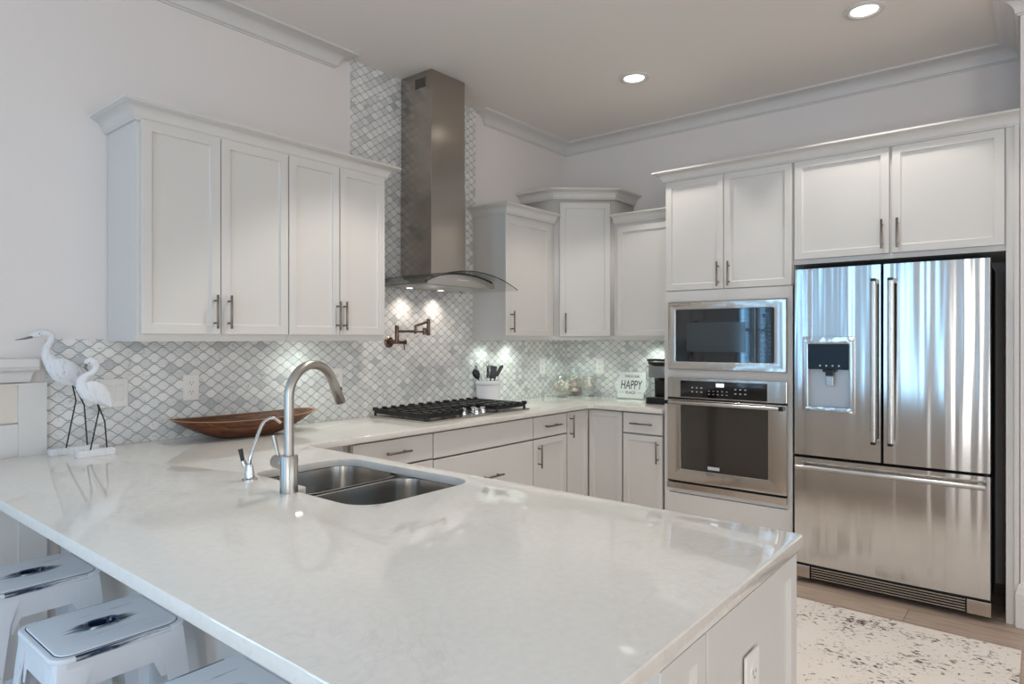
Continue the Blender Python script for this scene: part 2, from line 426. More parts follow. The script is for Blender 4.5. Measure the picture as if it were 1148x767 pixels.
for xc, ww in WIN_S:
    k += 1; mb = MB()
    a, b = xc - ww / 2, xc + ww / 2
    for y0, y1 in ((a, a + .06), (b - .06, b), (xc - .015, xc + .015)): mb.box(y0, y1, YS - .06, YS - .02, .45, 2.55)
    for z0, z1 in ((.45, .51), (2.49, 2.55), (1.5, 1.54)): mb.box(a, b, YS - .06, YS - .02, z0, z1)
    for y0, y1 in ((a - .1, a), (b, b + .1)): mb.box(y0, y1, YS, YS + .02, .35, 2.65)
    for z0, z1 in ((.35, .45), (2.55, 2.65)): mb.box(a - .1, b + .1, YS, YS + .025, z0, z1)
    struct(mb.build('window_%d' % k, M['outside']))

for xc, ww in WIN_N:
    k += 1; mb = MB(); a, b = xc - ww / 2, xc + ww / 2
    for y0, y1 in ((a, a + .04), (b - .04, b)): mb.box(y0, y1, .04, .09, .45, 2.55)
    for z0, z1 in ((.45, .50), (2.50, 2.55), (1.48, 1.52)): mb.box(a, b, .04, .09, z0, z1)
    for y0, y1 in ((a - .08, a), (b, b + .08)): mb.box(y0, y1, -.02, 0, .37, 2.63)
    for z0, z1 in ((.37, .45), (2.55, 2.63)): mb.box(a - .08, b + .08, -.025, 0, z0, z1)
    for q in range(30): mb.box(a + .01, b - .01, .01, .035, .52 + q * .066, .528 + q * .066)
    struct(mb.build('window_%d' % k, M['outside']))
# crown moulding
def crownprof(h, p, z1, steps=7):
    pr = [(0, z1 - h), (p * .10, z1 - h), (p * .12, z1 - h * .93), (p * .2, z1 - h * .9)]
    x0, y0, x1, y1 = p * .2, z1 - h * .86, p * .86, z1 - h * .2
    for i in range(steps + 1):
        a = i / steps * PI / 2
        pr.append((x1 - (x1 - x0) * math.cos(a), y0 + (y1 - y0) * math.sin(a) * 1.0) if False else (x0 + (x1 - x0) * (1 - math.cos(a)), y0 + (y1 - y0) * math.sin(a)))
    pr += [(p * .9, z1 - h * .16), (p, z1 - h * .14), (p, z1), (0, z1)]
    return pr
RP = crownprof(.086, .105, H)
struct(MB().sweep([(XW, 0), (-2.33, 0), (-2.33, .05)], RP).build('trim_1', M['trim'], smooth=35))
struct(MB().sweep([(-1.03, .05), (-1.03, 0), (0, 0), (0, YC), (-.62, YC), (-.62, YC - .15)], RP).build('trim_2', M['trim'], smooth=35))
BP = [(0, 0), (.018, 0), (.018, .16), (.014, .175), (.012, .19), (.006, .205), (0, .205)]
struct(MB().sweep([(-.60, YC), (-.62, YC), (-.62, YC - .155)], BP).build('baseboard_right', M['trim']))
# backsplash tile on both walls
tb = MB().box(-3.709, -.008, -.008, 0, .914, 1.372)
struct(MB().box(-2.212, -1.14, -.008, 0, 1.372, H).build('wall_hood_tile', M['tile_x']))
struct(tb.build('wall_left_tile', M['tile_x']))
struct(MB().box(-.008, 0, -1.205, 0, .914, 1.372).build('wall_right_tile', M['tile_y']))

# ------------------------------------------------------------------ countertop
ZT, ZB = .914, .884
def counter():
    sink = [(-2.995 - .0, -1.02 - .07)]
    r = .06
    def corner(cx, cy, a0, a1, rr=r, n=6): return [(cx + rr * math.cos(a0 + (a1 - a0) * i / n), cy + rr * math.sin(a0 + (a1 - a0) * i / n)) for i in range(n + 1)]
    x1, xa, xb, y1, y0, ym = -2.995, -3.39, -3.445, -1.015, -1.70, -1.36
    hole = corner(x1 - .09, y1 - .09, 0, PI / 2, .09) + corner(xa + r, y1 - r, PI / 2, PI)
    hole += [(xa, ym + .03)] + corner(xa - .02, ym + .02, 0, -PI / 2, .02, 4)[0:] + corner(xb + .03, ym - .03, PI / 2, PI, .03, 4)
    hole += corner(xb + .1, y0 + .1, PI, 1.5 * PI, .1) + corner(x1 - .08, y0 + .08, 1.5 * PI, 2 * PI, .08)
    c = .012
    out = [(-4.04, -.032), (-4.04, -2.69 + c), (-4.04 + c, -2.69), (-2.937 - c, -2.69), (-2.937 - c * .3, -2.69 + c * .3), (-2.937, -2.69 + c), (-2.937, -.68), (-2.905, -.648), (-.68, -.648), (-.648, -.68),
           (-.648, -1.203), (-.009, -1.203), (-.009, -.009), (-3.706, -.009), (-3.706, -.032)]
    o = MB().prism(out, ZB, ZT, [hole], bev=.003).build('countertop', M['quartz'], smooth=30)
    tag(o, 'glossy white quartz countertop wrapping from the wall cabinets round to the long peninsula', 'countertop')
    return hole
hole = counter()

# ------------------------------------------------------------------ cabinet building blocks
def door(parent, x0, x1, z0, z1, yf, stile=.056, name='door', t=.02, slab=False, hinge=None):
    """shaker door, front face at local y = yf (facing -y)"""
    b = bmesh.new(); bmesh.ops.create_cube(b, size=1)
    for v in b.verts: v.co = Vector(((x0 + x1) / 2 + v.co.x * (x1 - x0), yf + t / 2 + v.co.y * t, (z0 + z1) / 2 + v.co.z * (z1 - z0)))
    b.normal_update()
    if not slab:
        f = [f for f in b.faces if f.normal.y < -.9]
        bmesh.ops.inset_individual(b, faces=f, thickness=stile)
        bmesh.ops.inset_individual(b, faces=f, thickness=.0025)
        for v in f[0].verts: v.co.y += .009
        bmesh.ops.inset_individual(b, faces=f, thickness=.006)
        for v in f[0].verts: v.co.y += .002
    es = [e for e in b.edges if len(e.link_faces) == 2 and e.calc_face_angle(0) > 1.2 and all(abs(v.co.y - yf) < 1e-6 for v in e.verts)
          and (all(abs(v.co.x - x0) < 1e-6 for v in e.verts) or all(abs(v.co.x - x1) < 1e-6 for v in e.verts) or all(abs(v.co.z - z0) < 1e-6 for v in e.verts) or all(abs(v.co.z - z1) < 1e-6 for v in e.verts))]
    if es: bmesh.ops.bevel(b, geom=es, offset=.002, segments=2, affect='EDGES', profile=.5)
    mb = MB(); mb._merge(b)
    return mb.build(name, M['cab'], parent)
def pull(parent, yf, x=None, z=None, c=None, L=.15, r=.0055, vert=True):
    """bar pull on two posts; vert: at x, from z to z+L; else at z, centred on x"""
    mb = MB(); off = .032
    if vert:
        mb.cyl((x, yf - off, z), (x, yf - off, z + L), r, bev=.001, seg=14)
        for q in (z + L * .17, z + L * .83): mb.cyl((x, yf - off, q), (x, yf + .001, q), r * .8, seg=10)
    else:
        mb.cyl((x - L / 2, yf - off, z), (x + L / 2, yf - off, z), r, bev=.001, seg=14)
        for q in (x - L * .33, x + L * .33): mb.cyl((q, yf - off, z), (q, yf + .001, z), r * .8, seg=10)
    return mb.build('handle', M['nickel'], parent, smooth=40, label='dark brushed metal bar handle')
CP = lambda z0, z1, p: [(0, z0), (p * .15, z0), (p * .18, z0 + (z1 - z0) * .1), (p * .26, z0 + (z1 - z0) * .16)] + \
    [(p * .28 + p * .58 * (1 - math.cos(i / 6 * PI / 2)), z0 + (z1 - z0) * (.2 + .58 * math.sin(i / 6 * PI / 2))) for i in range(7)] + \
    [(p * .92, z1 - (z1 - z0) * .16), (p, z1 - (z1 - z0) * .14), (p, z1), (0, z1)]

U0, U1 = 1.363, 2.262           # upper cabinets: bottom and top
FR, DF = -.305, -.325           # carcass front, door front
def puck(parent, x, y, z, power, col, rad=.03, ang=2.4, blend=.9, lens='pucksoft'):
    MB().cyl((x, y, z - .012), (x, y, z), .034, seg=20).build('puck_light', M['whiteplastic'], parent, smooth=40)
    MB().cyl((x, y, z - .0135), (x, y, z - .0115), .033, seg=20).build('puck_lens', M[lens], parent)
    d = bpy.data.lights.new('puck_lamp', 'SPOT'); d.energy = power; d.color = col; d.spot_size = ang; d.spot_blend = blend; d.shadow_soft_size = rad
    o = bpy.data.objects.new('puck_lamp', d); COL.objects.link(o); o.parent = parent; o.location = (x, y, z - .02)
GREEN = (.86, 1.0, .91)

def upper(loc, rz, w_, doors, label, name='wall_cabinet', pucks=(), rail=True, top=U1):
    t = thing(name, label, 'cabinet', loc, rz)
    mb = MB().box(0, w_, FR, -.003, U0 + .03, top)
    mb.box(0, w_, FR - .0, FR + .02, U0, U0 + .03, M=None); mb.box(0, .018, FR + .02, -.003, U0, U0 + .03); mb.box(w_ - .018, w_, FR + .02, -.003, U0, U0 + .03)
    mb.build('carcass', M['cab'], t)
    for (a, b, hx) in doors:
        d = door(t, a, b, 1.394, 2.255 if top == U1 else top - .04, DF)
        if hx is not None: pull(d, DF, x=hx, z=1.418, L=.147)
    for (px, py, pw) in pucks: puck(t, px, py, U0 + .03, pw, GREEN, lens='pucklamp' if loc[0] < -2 else 'pucksoft')
    return t
# left pair of two-door cabinets: x -3.483..-2.812..-2.221
upper((-3.483, 0, 0), 0, .668, [(.012, .337, .309), (.341, .668, .371)], 'white shaker wall cabinet with two wide doors, at the far left by the egrets', pucks=[])
upper((-2.813, 0, 0), 0, .591, [(.004, .291, .275), (.297, .589, .315)], 'white shaker wall cabinet with two narrow doors, just left of the range hood', pucks=[(.235, -.125, 3.2)])
tag(MB().sweep([(-3.483, -.003), (-3.483, FR - .004), (-2.222, FR - .004), (-2.222, -.003)], CP(2.252, 2.318, .07)).build('cabinet_crown_molding', M['cab'], smooth=35),
    'white cove crown molding running over the two cabinets left of the hood', 'crown molding')
# right of hood
upper((-1.163, 0, 0), 0, .556, [(-.03 + .01, .49, .035)], 'white shaker single-door wall cabinet immediately right of the range hood', pucks=[(.08, -.10, 4.2), (.36, -.10, 5.0)], top=2.24)
tag(MB().sweep([(-1.163, -.003), (-1.163, FR - .004), (-.607, FR - .004)], CP(2.226, 2.292, .066)).build('cabinet_crown_molding', M['cab'], smooth=35),
    'short white crown molding topping the single-door cabinet right of the hood', 'crown molding')
# diagonal corner cabinet
def diagonal():
    t = thing('corner_cabinet', 'tall white diagonal corner wall cabinet in the corner between both tiled walls', 'cabinet', (-.003, -.003, 0))
    A, B = .600, .643
    poly = [(0, 0), (-A, 0), (-A, FR + .003), (FR + .003, -B), (0, -B)]
    top = 2.43
    ins = [(-.02, -.02), (-A + .02, -.02), (-A + .02, FR + .012), (FR + .012, -B + .02), (-.02, -B + .02)]
    MB().prism(poly, U0 + .03, top).prism(poly, U0, U0 + .031, [ins]).build('carcass', M['cab'], t)
    p0, p1 = Vector((-A, FR + .003)), Vector((FR + .003, -B)); d = p1 - p0; L = d.length; ang = math.atan2(d.y, d.x)
    R = Matrix.Translation((p0.x, p0.y, 0)) @ Matrix.Rotation(ang, 4, 'Z')
    dr = door(t, .045, L - .032, 1.394, 2.385, -.02); dr.matrix_local = R
    pull(dr, -.02, x=.085, z=1.418, L=.147)
    MB().sweep([(-A, -.0), (-A, FR - .001), (FR - .001, -B), (0, -B)], CP(2.412, 2.485, .072)).build('crown', M['cab'], t, smooth=35)
    puck(t, -.25, -.25, U0 + .03, 7.5, GREEN)
diagonal()
# wall cabinet on right wall, partly behind tall unit
upper((0, -.648, 0), -PI / 2, .555, [(.035, .55, None)], 'white shaker wall cabinet between the corner cabinet and the oven tower', pucks=[(.22, -.12, 6.0)], top=2.24)
t_ = MB().sweep([(FR - .004, -.65), (FR - .004, -1.203)], CP(2.226, 2.292, .066)).build('cabinet_crown_molding', M['cab'], smooth=35)
tag(t_, 'short white crown molding over the cabinet beside the oven tower', 'crown molding')

# ------------------------------------------------------------------ tall oven tower (local x along -y from y=-1.207)
TF, TD = -.600, -.620
def tower():
    t = thing('oven_cabinet', 'tall white oven tower cabinet holding the microwave and wall oven', 'cabinet', (0, -1.208, 0), -PI / 2)
    w_ = .800
    mb = MB()
    mb.box(0, .02, TF, -.003, .0, 2.395).box(w_ - .02, w_, TF, -.003, .0, 2.395)       # sides
    mb.box(.02, w_ - .02, TF, -.003, 1.665, 2.395)                                    # upper box
    mb.box(.02, w_ - .02, TF + .02, -.003, .10, .44)                                     # lower box
    mb.box(.02, w_ - .02, -.02, -.003, .44, 1.665)
    mb.box(0, .035, TD + .002, TF, .10, 1.68).box(w_ - .03, w_, TD + .002, TF, .10, 1.68)     # frame round the ovens
    mb.box(.035, w_ - .03, TD + .002, TF, 1.612, 1.68).box(.035, w_ - .03, TD + .002, TF, 1.126, 1.176)
    mb.box(.02, w_ - .02, -.54, -.5, .0, .10)
    mb.build('carcass', M['cab'], t)
    d = door(t, .008, .391, 1.686, 2.393, TD); pull(d, TD, x=.362, z=1.700, L=.15)
    d = door(t, .395, .795, 1.686, 2.393, TD); pull(d, TD, x=.430, z=1.700, L=.15)
    door(t, .002, w_ - .002, .385, .413, TD + .001, slab=True, name='filler_panel')
    door(t, .002, w_ - .002, .105, .38, TD, slab=True, name='drawer')
    return t
tower()
def microwave():
    t = thing('microwave', 'built-in stainless microwave with black glass door, above the wall oven', 'microwave', (0, -1.243, 1.177), -PI / 2)
    w_, h = .736, .431; y0 = TD - .022
    MB().box(.03, w_ - .03, TD + .03, -.1, .02, h - .02).build('body', M['darkside'], t)
    R = Matrix.Rotation(PI / 2, 4, 'X')
    fr = MB().prism(rrect(0, w_, 0, h, .006, 3), -(TD + .0), -y0, [rrect(.052, .668, .053, .383, .012, 4)], bev=.003, M=R)
    fr.build('trim_frame', M['ovensteel'], t, smooth=30)
    MB().box(.05, .558, y0 + .004, y0 + .02, .05, .386, .002).build('door_glass', M['blackglass'], t)
    pn = MB().box(.561, .67, y0 + .004, y0 + .02, .05, .386, .002).build('control_panel', M['blackglass'], t)
    MB().box(.125, .50, y0 + .0035, y0 + .006, .115, .300, .001).build('window_screen', mat('microwave_screen', (58, 66, 70), .08), t)
    for r_ in range(8):
        for c in range(3): MB().box(.587 + c * .026, .595 + c * .026, y0 + .0032, y0 + .0045, .105 + r_ * .024, .109 + r_ * .024).build('key', M['key'], pn)
    MB().box(.60, .635, y0 + .0032, y0 + .0045, .325, .345).build('display', mat('dim_display', (58, 84, 110), .3), t)
    MB().box(.30, .385, y0 - .001, y0 + .001, .399, .413).build('badge', M['chrome'], t)
microwave()
def oven():
    t = thing('built_in_oven', 'built-in stainless single wall oven with bar handle, below the microwave', 'oven', (0, -1.238, .412), -PI / 2)
    w_ = .744; y0 = TD - .022; R = Matrix.Rotation(PI / 2, 4, 'X')
    MB().box(.02, w_ - .02, TD + .03, -.1, .02, .70).build('body', M['darkside'], t)
    MB().box(0, w_, y0 + .002, TD, .586, .714, .003).build('control_fascia', M['ovensteel'], t)
    cp = MB().box(.09, .636, y0 - .0005, y0 + .01, .592, .697, .002).build('control_panel', M['blackglass'], t)
    def key(x, z, w2, h2): MB().box(x, x + w2, y0 - .0012, y0, z, z + h2).build('key', M['button'], cp)
    for r_ in range(2):
        for c in range(3): key(.165 + c * .03, .625 + r_ * .026, .011, .006); key(.44 + c * .03, .625 + r_ * .026, .011, .006)
        for c in range(5): key(.275 + c * .028, .615 + r_ * .02, .010, .004)
    MB().box(.325, .375, y0 - .0014, y0, .664, .686).build('display', M['display'], cp, label='glowing blue clock display')
    MB().box(.0, w_, y0 + .006, TD, .574, .588).build('vent_gap', M['gap'], t)
    dr = MB().prism(rrect(0, w_, .052, .575, .004, 3), -TD, -y0, [rrect(.092, .638, .132, .556, .008, 3)], bev=.003, M=R).build('door', M['ovensteel'], t, smooth=30)
    MB().box(.088, .642, y0 + .004, y0 + .015, .128, .560, .001).build('window', mat('oven_window', (58, 54, 50), .06, 0, IOR=1.6), dr)
    mb = MB().tube([(.03, y0 - .045, .558), (w_ - .03, y0 - .045, .558)], .0125, seg=16)
    mb.build('handle', M['steel_h'], dr, smooth=40)
    for a_ in (.008, w_ - .03): MB().cyl((a_, y0 - .045, .558), (a_ + .022, y0 - .045, .558), .013, seg=16).box(a_ + .003, a_ + .019, y0 - .045, y0, .552, .564).build('handle_bracket', M['blackplastic'], dr)
    MB().box(0, w_, y0 + .008, TD, .044, .053).build('lower_gap', M['gap'], t)
    MB().box(0, w_, y0 - .004, TD, .004, .040, .002).build('lower_trim', M['ovensteel'], t)
    MB().box(.27, .345, y0 + .0035, y0 + .006, .146, .166).build('rating_label', M['button'], t)
oven()
# cabinet over the fridge + side panel
def overfridge():
    t = thing('wall_cabinet', 'white shaker two-door cabinet directly above the refrigerator', 'cabinet', (0, -2.010, 0), -PI / 2)
    MB().box(0, .985, TF, -.003, 1.802, 2.395).build('carcass', M['cab'], t)
    d = door(t, .008, .486, 1.829, 2.393, TD); pull(d, TD, x=.455, z=1.853, L=.155)
    d = door(t, .499, .974, 1.829, 2.393, TD); pull(d, TD, x=.527, z=1.853, L=.155)
overfridge()
mb = MB().box(TF, -.003, -3.02, -2.997, 0, 2.395).box(TD + .01, TF, -3.043, -2.990, 0, 2.395)
mb.box(TD, TD + .01, -3.040, -3.022, 0, 2.395)
tag(mb.build('refrigerator_end_panel', M['cab']), 'tall narrow white end panel right of the refrigerator', 'cabinet panel')
tag(MB().sweep([(-.34, -1.208), (TF - .004, -1.208), (TF - .004, YC + .002)], CP(2.396, 2.460, .07)).build('cabinet_crown_molding', M['cab'], smooth=35),
    'long white crown molding over the oven tower and refrigerator cabinet', 'crown molding')

# ------------------------------------------------------------------ refrigerator
def fridge():
    t = thing('refrigerator', 'large stainless french-door refrigerator with water dispenser and bottom freezer', 'refrigerator', (0, -2.030, 0), -PI / 2)
    W = .905; y0 = -.68
    MB().box(.012, W - .012, -.60, -.03, .02, 1.752, .004).build('body', M['darkside'], t)
    def panel(x0, x1, z0, z1, name, hole=None):
        """convex steel door skin with depth; hole = recess opening"""
        nx = 14; bm = bmesh.new(); bul = .012
        def f(x): u = (x / W) * 2 - 1; return y0 + .010 * u * u
        xs = sorted(set([x0 + (x1 - x0) * i / nx for i in range(nx + 1)] + ([hole[0], hole[1]] if hole else [])))
        zs = sorted(set([z0, z1] + ([hole[2], hole[3]] if hole else [])))
        r = .012
        V = {}
        def v(x, z):
            kx = (round(x, 5), round(z, 5))
            if kx not in V:
                e = 0
                if abs(x - x0) < 1e-6 or abs(x - x1) < 1e-6: e = .010
                V[kx] = bm.verts.new((x, f(x) + e, z))
            return V[kx]
        xs2 = sorted(set(xs + [x0 + .004, x1 - .004, x0 + .010, x1 - .010]))
        for a, b in zip(xs2, xs2[1:]):
            for c, d in zip(zs, zs[1:]):
                if hole and a >= hole[0] - 1e-6 and b <= hole[1] + 1e-6 and c >= hole[2] - 1e-6 and d <= hole[3] + 1e-6: continue
                bm.faces.new((v(a, c), v(b, c), v(b, d), v(a, d)))
        be = [e for e in bm.edges if e.is_boundary]
        ex = bmesh.ops.extrude_edge_only(bm, edges=be)
        for q in ex['geom']:
            if isinstance(q, bmesh.types.BMVert): q.co.y = y0 + .075
        mb = MB(); mb._merge(bm); return mb.build(name, M['fridge'], t, smooth=40)
    dl = panel(0, .441, .722, 1.766, 'door', (.074, .290, .994, 1.347))
    dr = panel(.447, W, .722, 1.766, 'door')
    fz = panel(0, W, .112, .706, 'freezer_drawer')
    MB().box(.03, W - .03, y0 + .0725, y0 + .09, .10, 1.75).build('door_gasket', M['gap'], t)
    # handles
    for d, x in ((dl, .411), (dr, .489)):
        mb = MB().prism(rrect(x - .014, x + .014, y0 - .062, y0 - .030, .009, 4), .835, 1.675)
        h = mb.build('handle', M['steel'], d, smooth=30)
        for z_ in (1.665, .820): MB().box(x - .013, x + .013, y0 - .060, y0 - .0, z_, z_ + .025, .004).build('handle_mount', M['blackplastic'], h)
        MB().box(x + .002, x + .015, y0 - .04, y0 - .028, .845, 1.665).build('handle_back', M['blackplastic'], h)
    h = MB().tube([(.025, y0 - .05, .662), (W - .02, y0 - .05, .662)], .0135, seg=16).build('handle', M['steel_h'], fz, smooth=40)
    for a_ in (.03, W - .052): MB().box(a_, a_ + .024, y0 - .05, y0 + .01, .655, .669).build('handle_mount', M['blackplastic'], h)
    # dispenser
    R = Matrix.Rotation(PI / 2, 4, 'X')
    ds = MB().prism(rrect(.048, .316, .968, 1.386, .006, 3), -(y0 + .006), -(y0 - .004), [rrect(.078, .287, .997, 1.345, .006, 3)], bev=.002, M=R).build('dispenser', M['fridge'], dl, smooth=30)
    MB().box(.07, .295, y0 + .055, y0 + .07, .99, 1.35).box(.070, .076, y0, y0 + .06, .99, 1.35).box(.289, .295, y0, y0 + .06, .99, 1.35).box(.07, .295, y0, y0 + .06, .988, .996).box(.07, .295, y0, y0 + .06, 1.346, 1.352).build('niche', M['niche'], dl)
    MB().box(.078, .287, y0 + .002, y0 + .03, 1.205, 1.346, .003).build('touch_panel', mat('teal_black_glass', (8, 30, 42), .06), dl)
    mb = MB().box(.165, .205, y0 + .008, y0 + .05, 1.17, 1.205, .004).box(.150, .220, y0 + .01, y0 + .05, 1.19, 1.21, .003)
    mb.build('nozzle_block', M['blackplastic'], dl)
    MB().box(.166, .204, y0 + .012, y0 + .02, 1.115, 1.168, .003).build('paddle', M['chrome'], dl)
    mb = MB()
    for q in range(4): mb.cyl((.14 + q * .032, y0 + .0005, 1.226), (.14 + q * .032, y0 + .004, 1.226), .005, seg=10)
    mb.build('dispenser_buttons', M['button'], dl)
    # grille
    MB().box(.0, W, y0 + .022, y0 + .06, .022, .104).build('kick_plate', M['gap'], t)
    for a_, b_ in ((0, .085), (.808, W)): MB().box(a_, b_, y0 + .004, y0 + .03, .030, .100, .003).build('foot_cover', M['ovensteel'], t)
    mb = MB()
    for q in range(5): mb.box(.092, .802, y0 + .008, y0 + .026, .036 + q * .0135, .042 + q * .0135)
    mb.build('grille', M['steel_h'], t)
    for a_ in (.1, W - .1): MB().cyl((a_, -.5, 0), (a_, -.5, .03), .02).build('foot', M['blackplastic'], t)
fridge()

# ------------------------------------------------------------------ base cabinets
BD, BF = -.620, -.568
def base(loc, rz, w_, label, fronts, name='base_cabinet'):
    t = thing(name, label, 'cabinet', loc, rz)
    MB().box(0, w_, BF, -.012, .10, .882).box(.0, w_, -.53, -.05, 0, .10).build('carcass', M['cab'], t)
    for fr in fronts:
        kind, x0, x1, z0, z1, hd = fr
        d = door(t, x0, x1, z0, z1, BD, name='drawer' if kind != 'door' else 'door', slab=kind != 'door')
        if hd: pull(d, BD, **hd)
    return t
base((-2.93, 0, 0), 0, .255, 'white blind corner base cabinet behind the peninsula, mostly hidden', [])
base((-2.672, 0, 0), 0, .529, 'white base cabinet with one wide drawer, left of the cooktop cabinet',
     [('drawer', .012, .526, .742, .872, dict(x=.272, z=.808, L=.16, vert=False)), ('door', .012, .267, .11, .732, None), ('door', .271, .526, .11, .732, None)])
base((-2.142, 0, 0), 0, .876, 'wide white base cabinet under the gas cooktop with a deep drawer',
     [('panel', .003, .873, .738, .872, None), ('drawer', .003, .873, .425, .728, dict(x=.465, z=.572, L=.17, vert=False)), ('drawer', .003, .873, .11, .415, None)])
base((-1.265, 0, 0), 0, .378, 'narrow white base cabinet with drawer and door, right of the cooktop cabinet',
     [('drawer', .004, .374, .738, .872, dict(x=.188, z=.807, L=.17, vert=False)), ('door', .004, .374, .11, .728, dict(x=.05, z=.547, L=.15))])
def corner_base():
    t = thing('corner_base_cabinet', 'white corner base cabinet with folding L-shaped door under the counter corner', 'cabinet', (0, 0, 0))
    MB().prism([(-.884, -.012), (-.884, BF), (BF, BF), (BF, -.895), (-.012, -.895), (-.012, -.012)], .10, .882).prism([(-.884, -.05), (-.884, -.53), (-.53, -.53), (-.53, -.895), (-.05, -.895), (-.05, -.05)], 0, .10).build('carcass', M['cab'], t)
    d = door(t, -.878, -.622, .11, .872, BD, stile=.05); pull(d, BD, x=-.85, z=.70, L=.155)
    d2 = door(t, .626, .889, .11, .872, BD, stile=.05); d2.matrix_local = Matrix.Rotation(-PI / 2, 4, 'Z')
corner_base()
base((0, -.897, 0), -PI / 2, .306, 'narrow white base cabinet with drawer and door, beside the oven tower',
     [('drawer', .004, .294, .738, .872, dict(x=.152, z=.805, L=.165, vert=False)), ('door', .004, .294, .11, .728, dict(x=.265, z=.552, L=.147))])

# ------------------------------------------------------------------ peninsula
def peninsula():
    t = thing('peninsula_cabinet', 'white shaker peninsula base carrying the long counter with the sink', 'cabinet', (-2.955, -2.680, 0))
    # local x to the left (world -x): build directly in offsets
    X0, X1, Y0, Y1 = -.69, 0, .02, 2.02
    MB().box(X1 - .02, X1, Y0, Y1, .10, .882).box(X0, X1, Y0, Y0 + .02, .10, .882).box(X0, X1, Y1, Y1 + .02, .1, .882).box(X0 + .02, X1 - .02, Y0, Y1, .10, .12).box(X0 + .05, X1 - .06, Y0 + .02, Y1, 0, .10).build('carcass', M['cab'], t)
    bp = MB().box(X0 - .015, X0 + .004, Y0, 2.66, 0, .882)
    bp.build('back_panel', M['cab'], t)
    door(t, -.529, -.004, .10, .872, 0, stile=.062, name='end_panel')
    door(t, -.705, -.5345, .10, .872, 0, stile=.052, name='end_panel')
    for k_ in range(4): d = door(t, 0, 0, 0, 0, 0, slab=True, name='door') if False else None
peninsula()

# sink
def sink():
    t = thing('sink', 'undermount stainless double-bowl sink in the peninsula counter', 'sink', (-3.2, -1.36, 0))
    def L(x0, x1, y0, y1, r, z, n=7): return [(x + 3.2, y + 1.36, z) for x, y in rrect(x0, x1, y0, y1, r, n)]
    def bowl(x0, x1, y0, y1, dep, name):
        z = .8815; loops = [L(x0 - .012, x1 + .012, y0 - .012, y1 + .012, .085, z), L(x0, x1, y0, y1, .08, z - .001), L(x0 + .003, x1 - .003, y0 + .003, y1 - .003, .08, z - .03),
             L(x0 + .010, x1 - .010, y0 + .010, y1 - .010, .08, z - dep + .05), L(x0 + .022, x1 - .022, y0 + .022, y1 - .022, .075, z - dep + .012), L(x0 + .05, x1 - .05, y0 + .05, y1 - .05, .06, z - dep)]
        b = MB().loft(loops, cap0=False, cap1=True).build(name, M['sink'], t, smooth=50)
        cx, cy = (x0 + x1) / 2 + 3.2, (y0 + y1) / 2 + 1.36
        MB().lathe([(0, .004), (.012, .004), (.02, .001), (.03, .001), (.042, .003), (.044, .0005)], (cx, cy, z - dep)).build('drain', M['chrome'], b, smooth=40)
    bowl(-3.395, -2.985, -1.325, -1.005, .19, 'bowl')
    bowl(-3.45, -2.985, -1.705, -1.365, .22, 'bowl')
sink()
def faucet():
    t = thing('faucet', 'tall brushed nickel pull-down gooseneck faucet behind the sink', 'faucet', (-3.467, -1.375, .914))
    MB().lathe([(0, 0), (.0265, 0), (.0265, .108), (.024, .112), (0, .112)], seg=32).build('base', M['faucet'], t, smooth=40)
    dx, dy = .985, .17
    e = Vector((dx, dy, 0)).normalized(); c = e * .094 + Vector((0, 0, .285))
    pts = [(0, 0, .10), (0, 0, .2)] + arcpts(c, .094, PI, PI - 2.75, 20, e, (0, 0, 1))
    MB().tube(pts, .0142, seg=18).build('spout', M['faucet'], t, smooth=50)
    p = Vector(pts[-1]); d = (p - Vector(pts[-2])).normalized()
    sh = MB().tube([p, p + d * .012, p + d * .075, p + d * .078], [.0148, .0155, .0165, .0145], seg=18).build('spray_head', M['faucet'], t, smooth=40)
    n = d.cross(Vector((0, 0, 1))).cross(d).normalized()
    MB().box(-.006, .006, -.009, .009, -.003, .003, .002, M=Matrix.Translation(p + d * .035 + n * .0158) @ n.to_track_quat('Z', 'X').to_matrix().to_4x4()).build('spray_button', M['blackplastic'], sh)
    MB().cyl((0, .015, .085), (0, .072, .085), .021, bev=.003).build('valve_body', M['faucet'], t, smooth=40)
    MB().tube([(0, .056, .10), (-.004, .064, .13), (-.008, .072, .165)], [.0055, .0055, .007], seg=12).build('lever', M['faucet'], t, smooth=50)
faucet()
def water_tap():
    t = thing('filtered_water_tap', 'small slim chrome filtered-water tap with black lever beside the tall faucet', 'tap', (-3.451, -1.12, .914))
    MB().lathe([(0, 0), (.024, 0), (.024, .004), (.016, .008), (.014, .03), (.010, .05), (0, .055)]).build('base', M['chrome'], t, smooth=40)
    pts = smooth_pts([(0, 0, .04), (.004, 0, .08), (.045, .01, .165), (.065, .01, .187), (.09, .005, .192), (.112, 0, .175)], 5)
    MB().tube(pts, .0055, seg=12).build('spout', M['chrome'], t, smooth=50)
    MB().cyl((-.008, .012, .045), (-.012, .02, .06), .009).build('valve', M['chrome'], t, smooth=40)
    MB().tube([(-.012, .018, .055), (-.018, .026, .10)], [.006, .0075], seg=12).build('lever', M['blackplastic'], t, smooth=50)
water_tap()

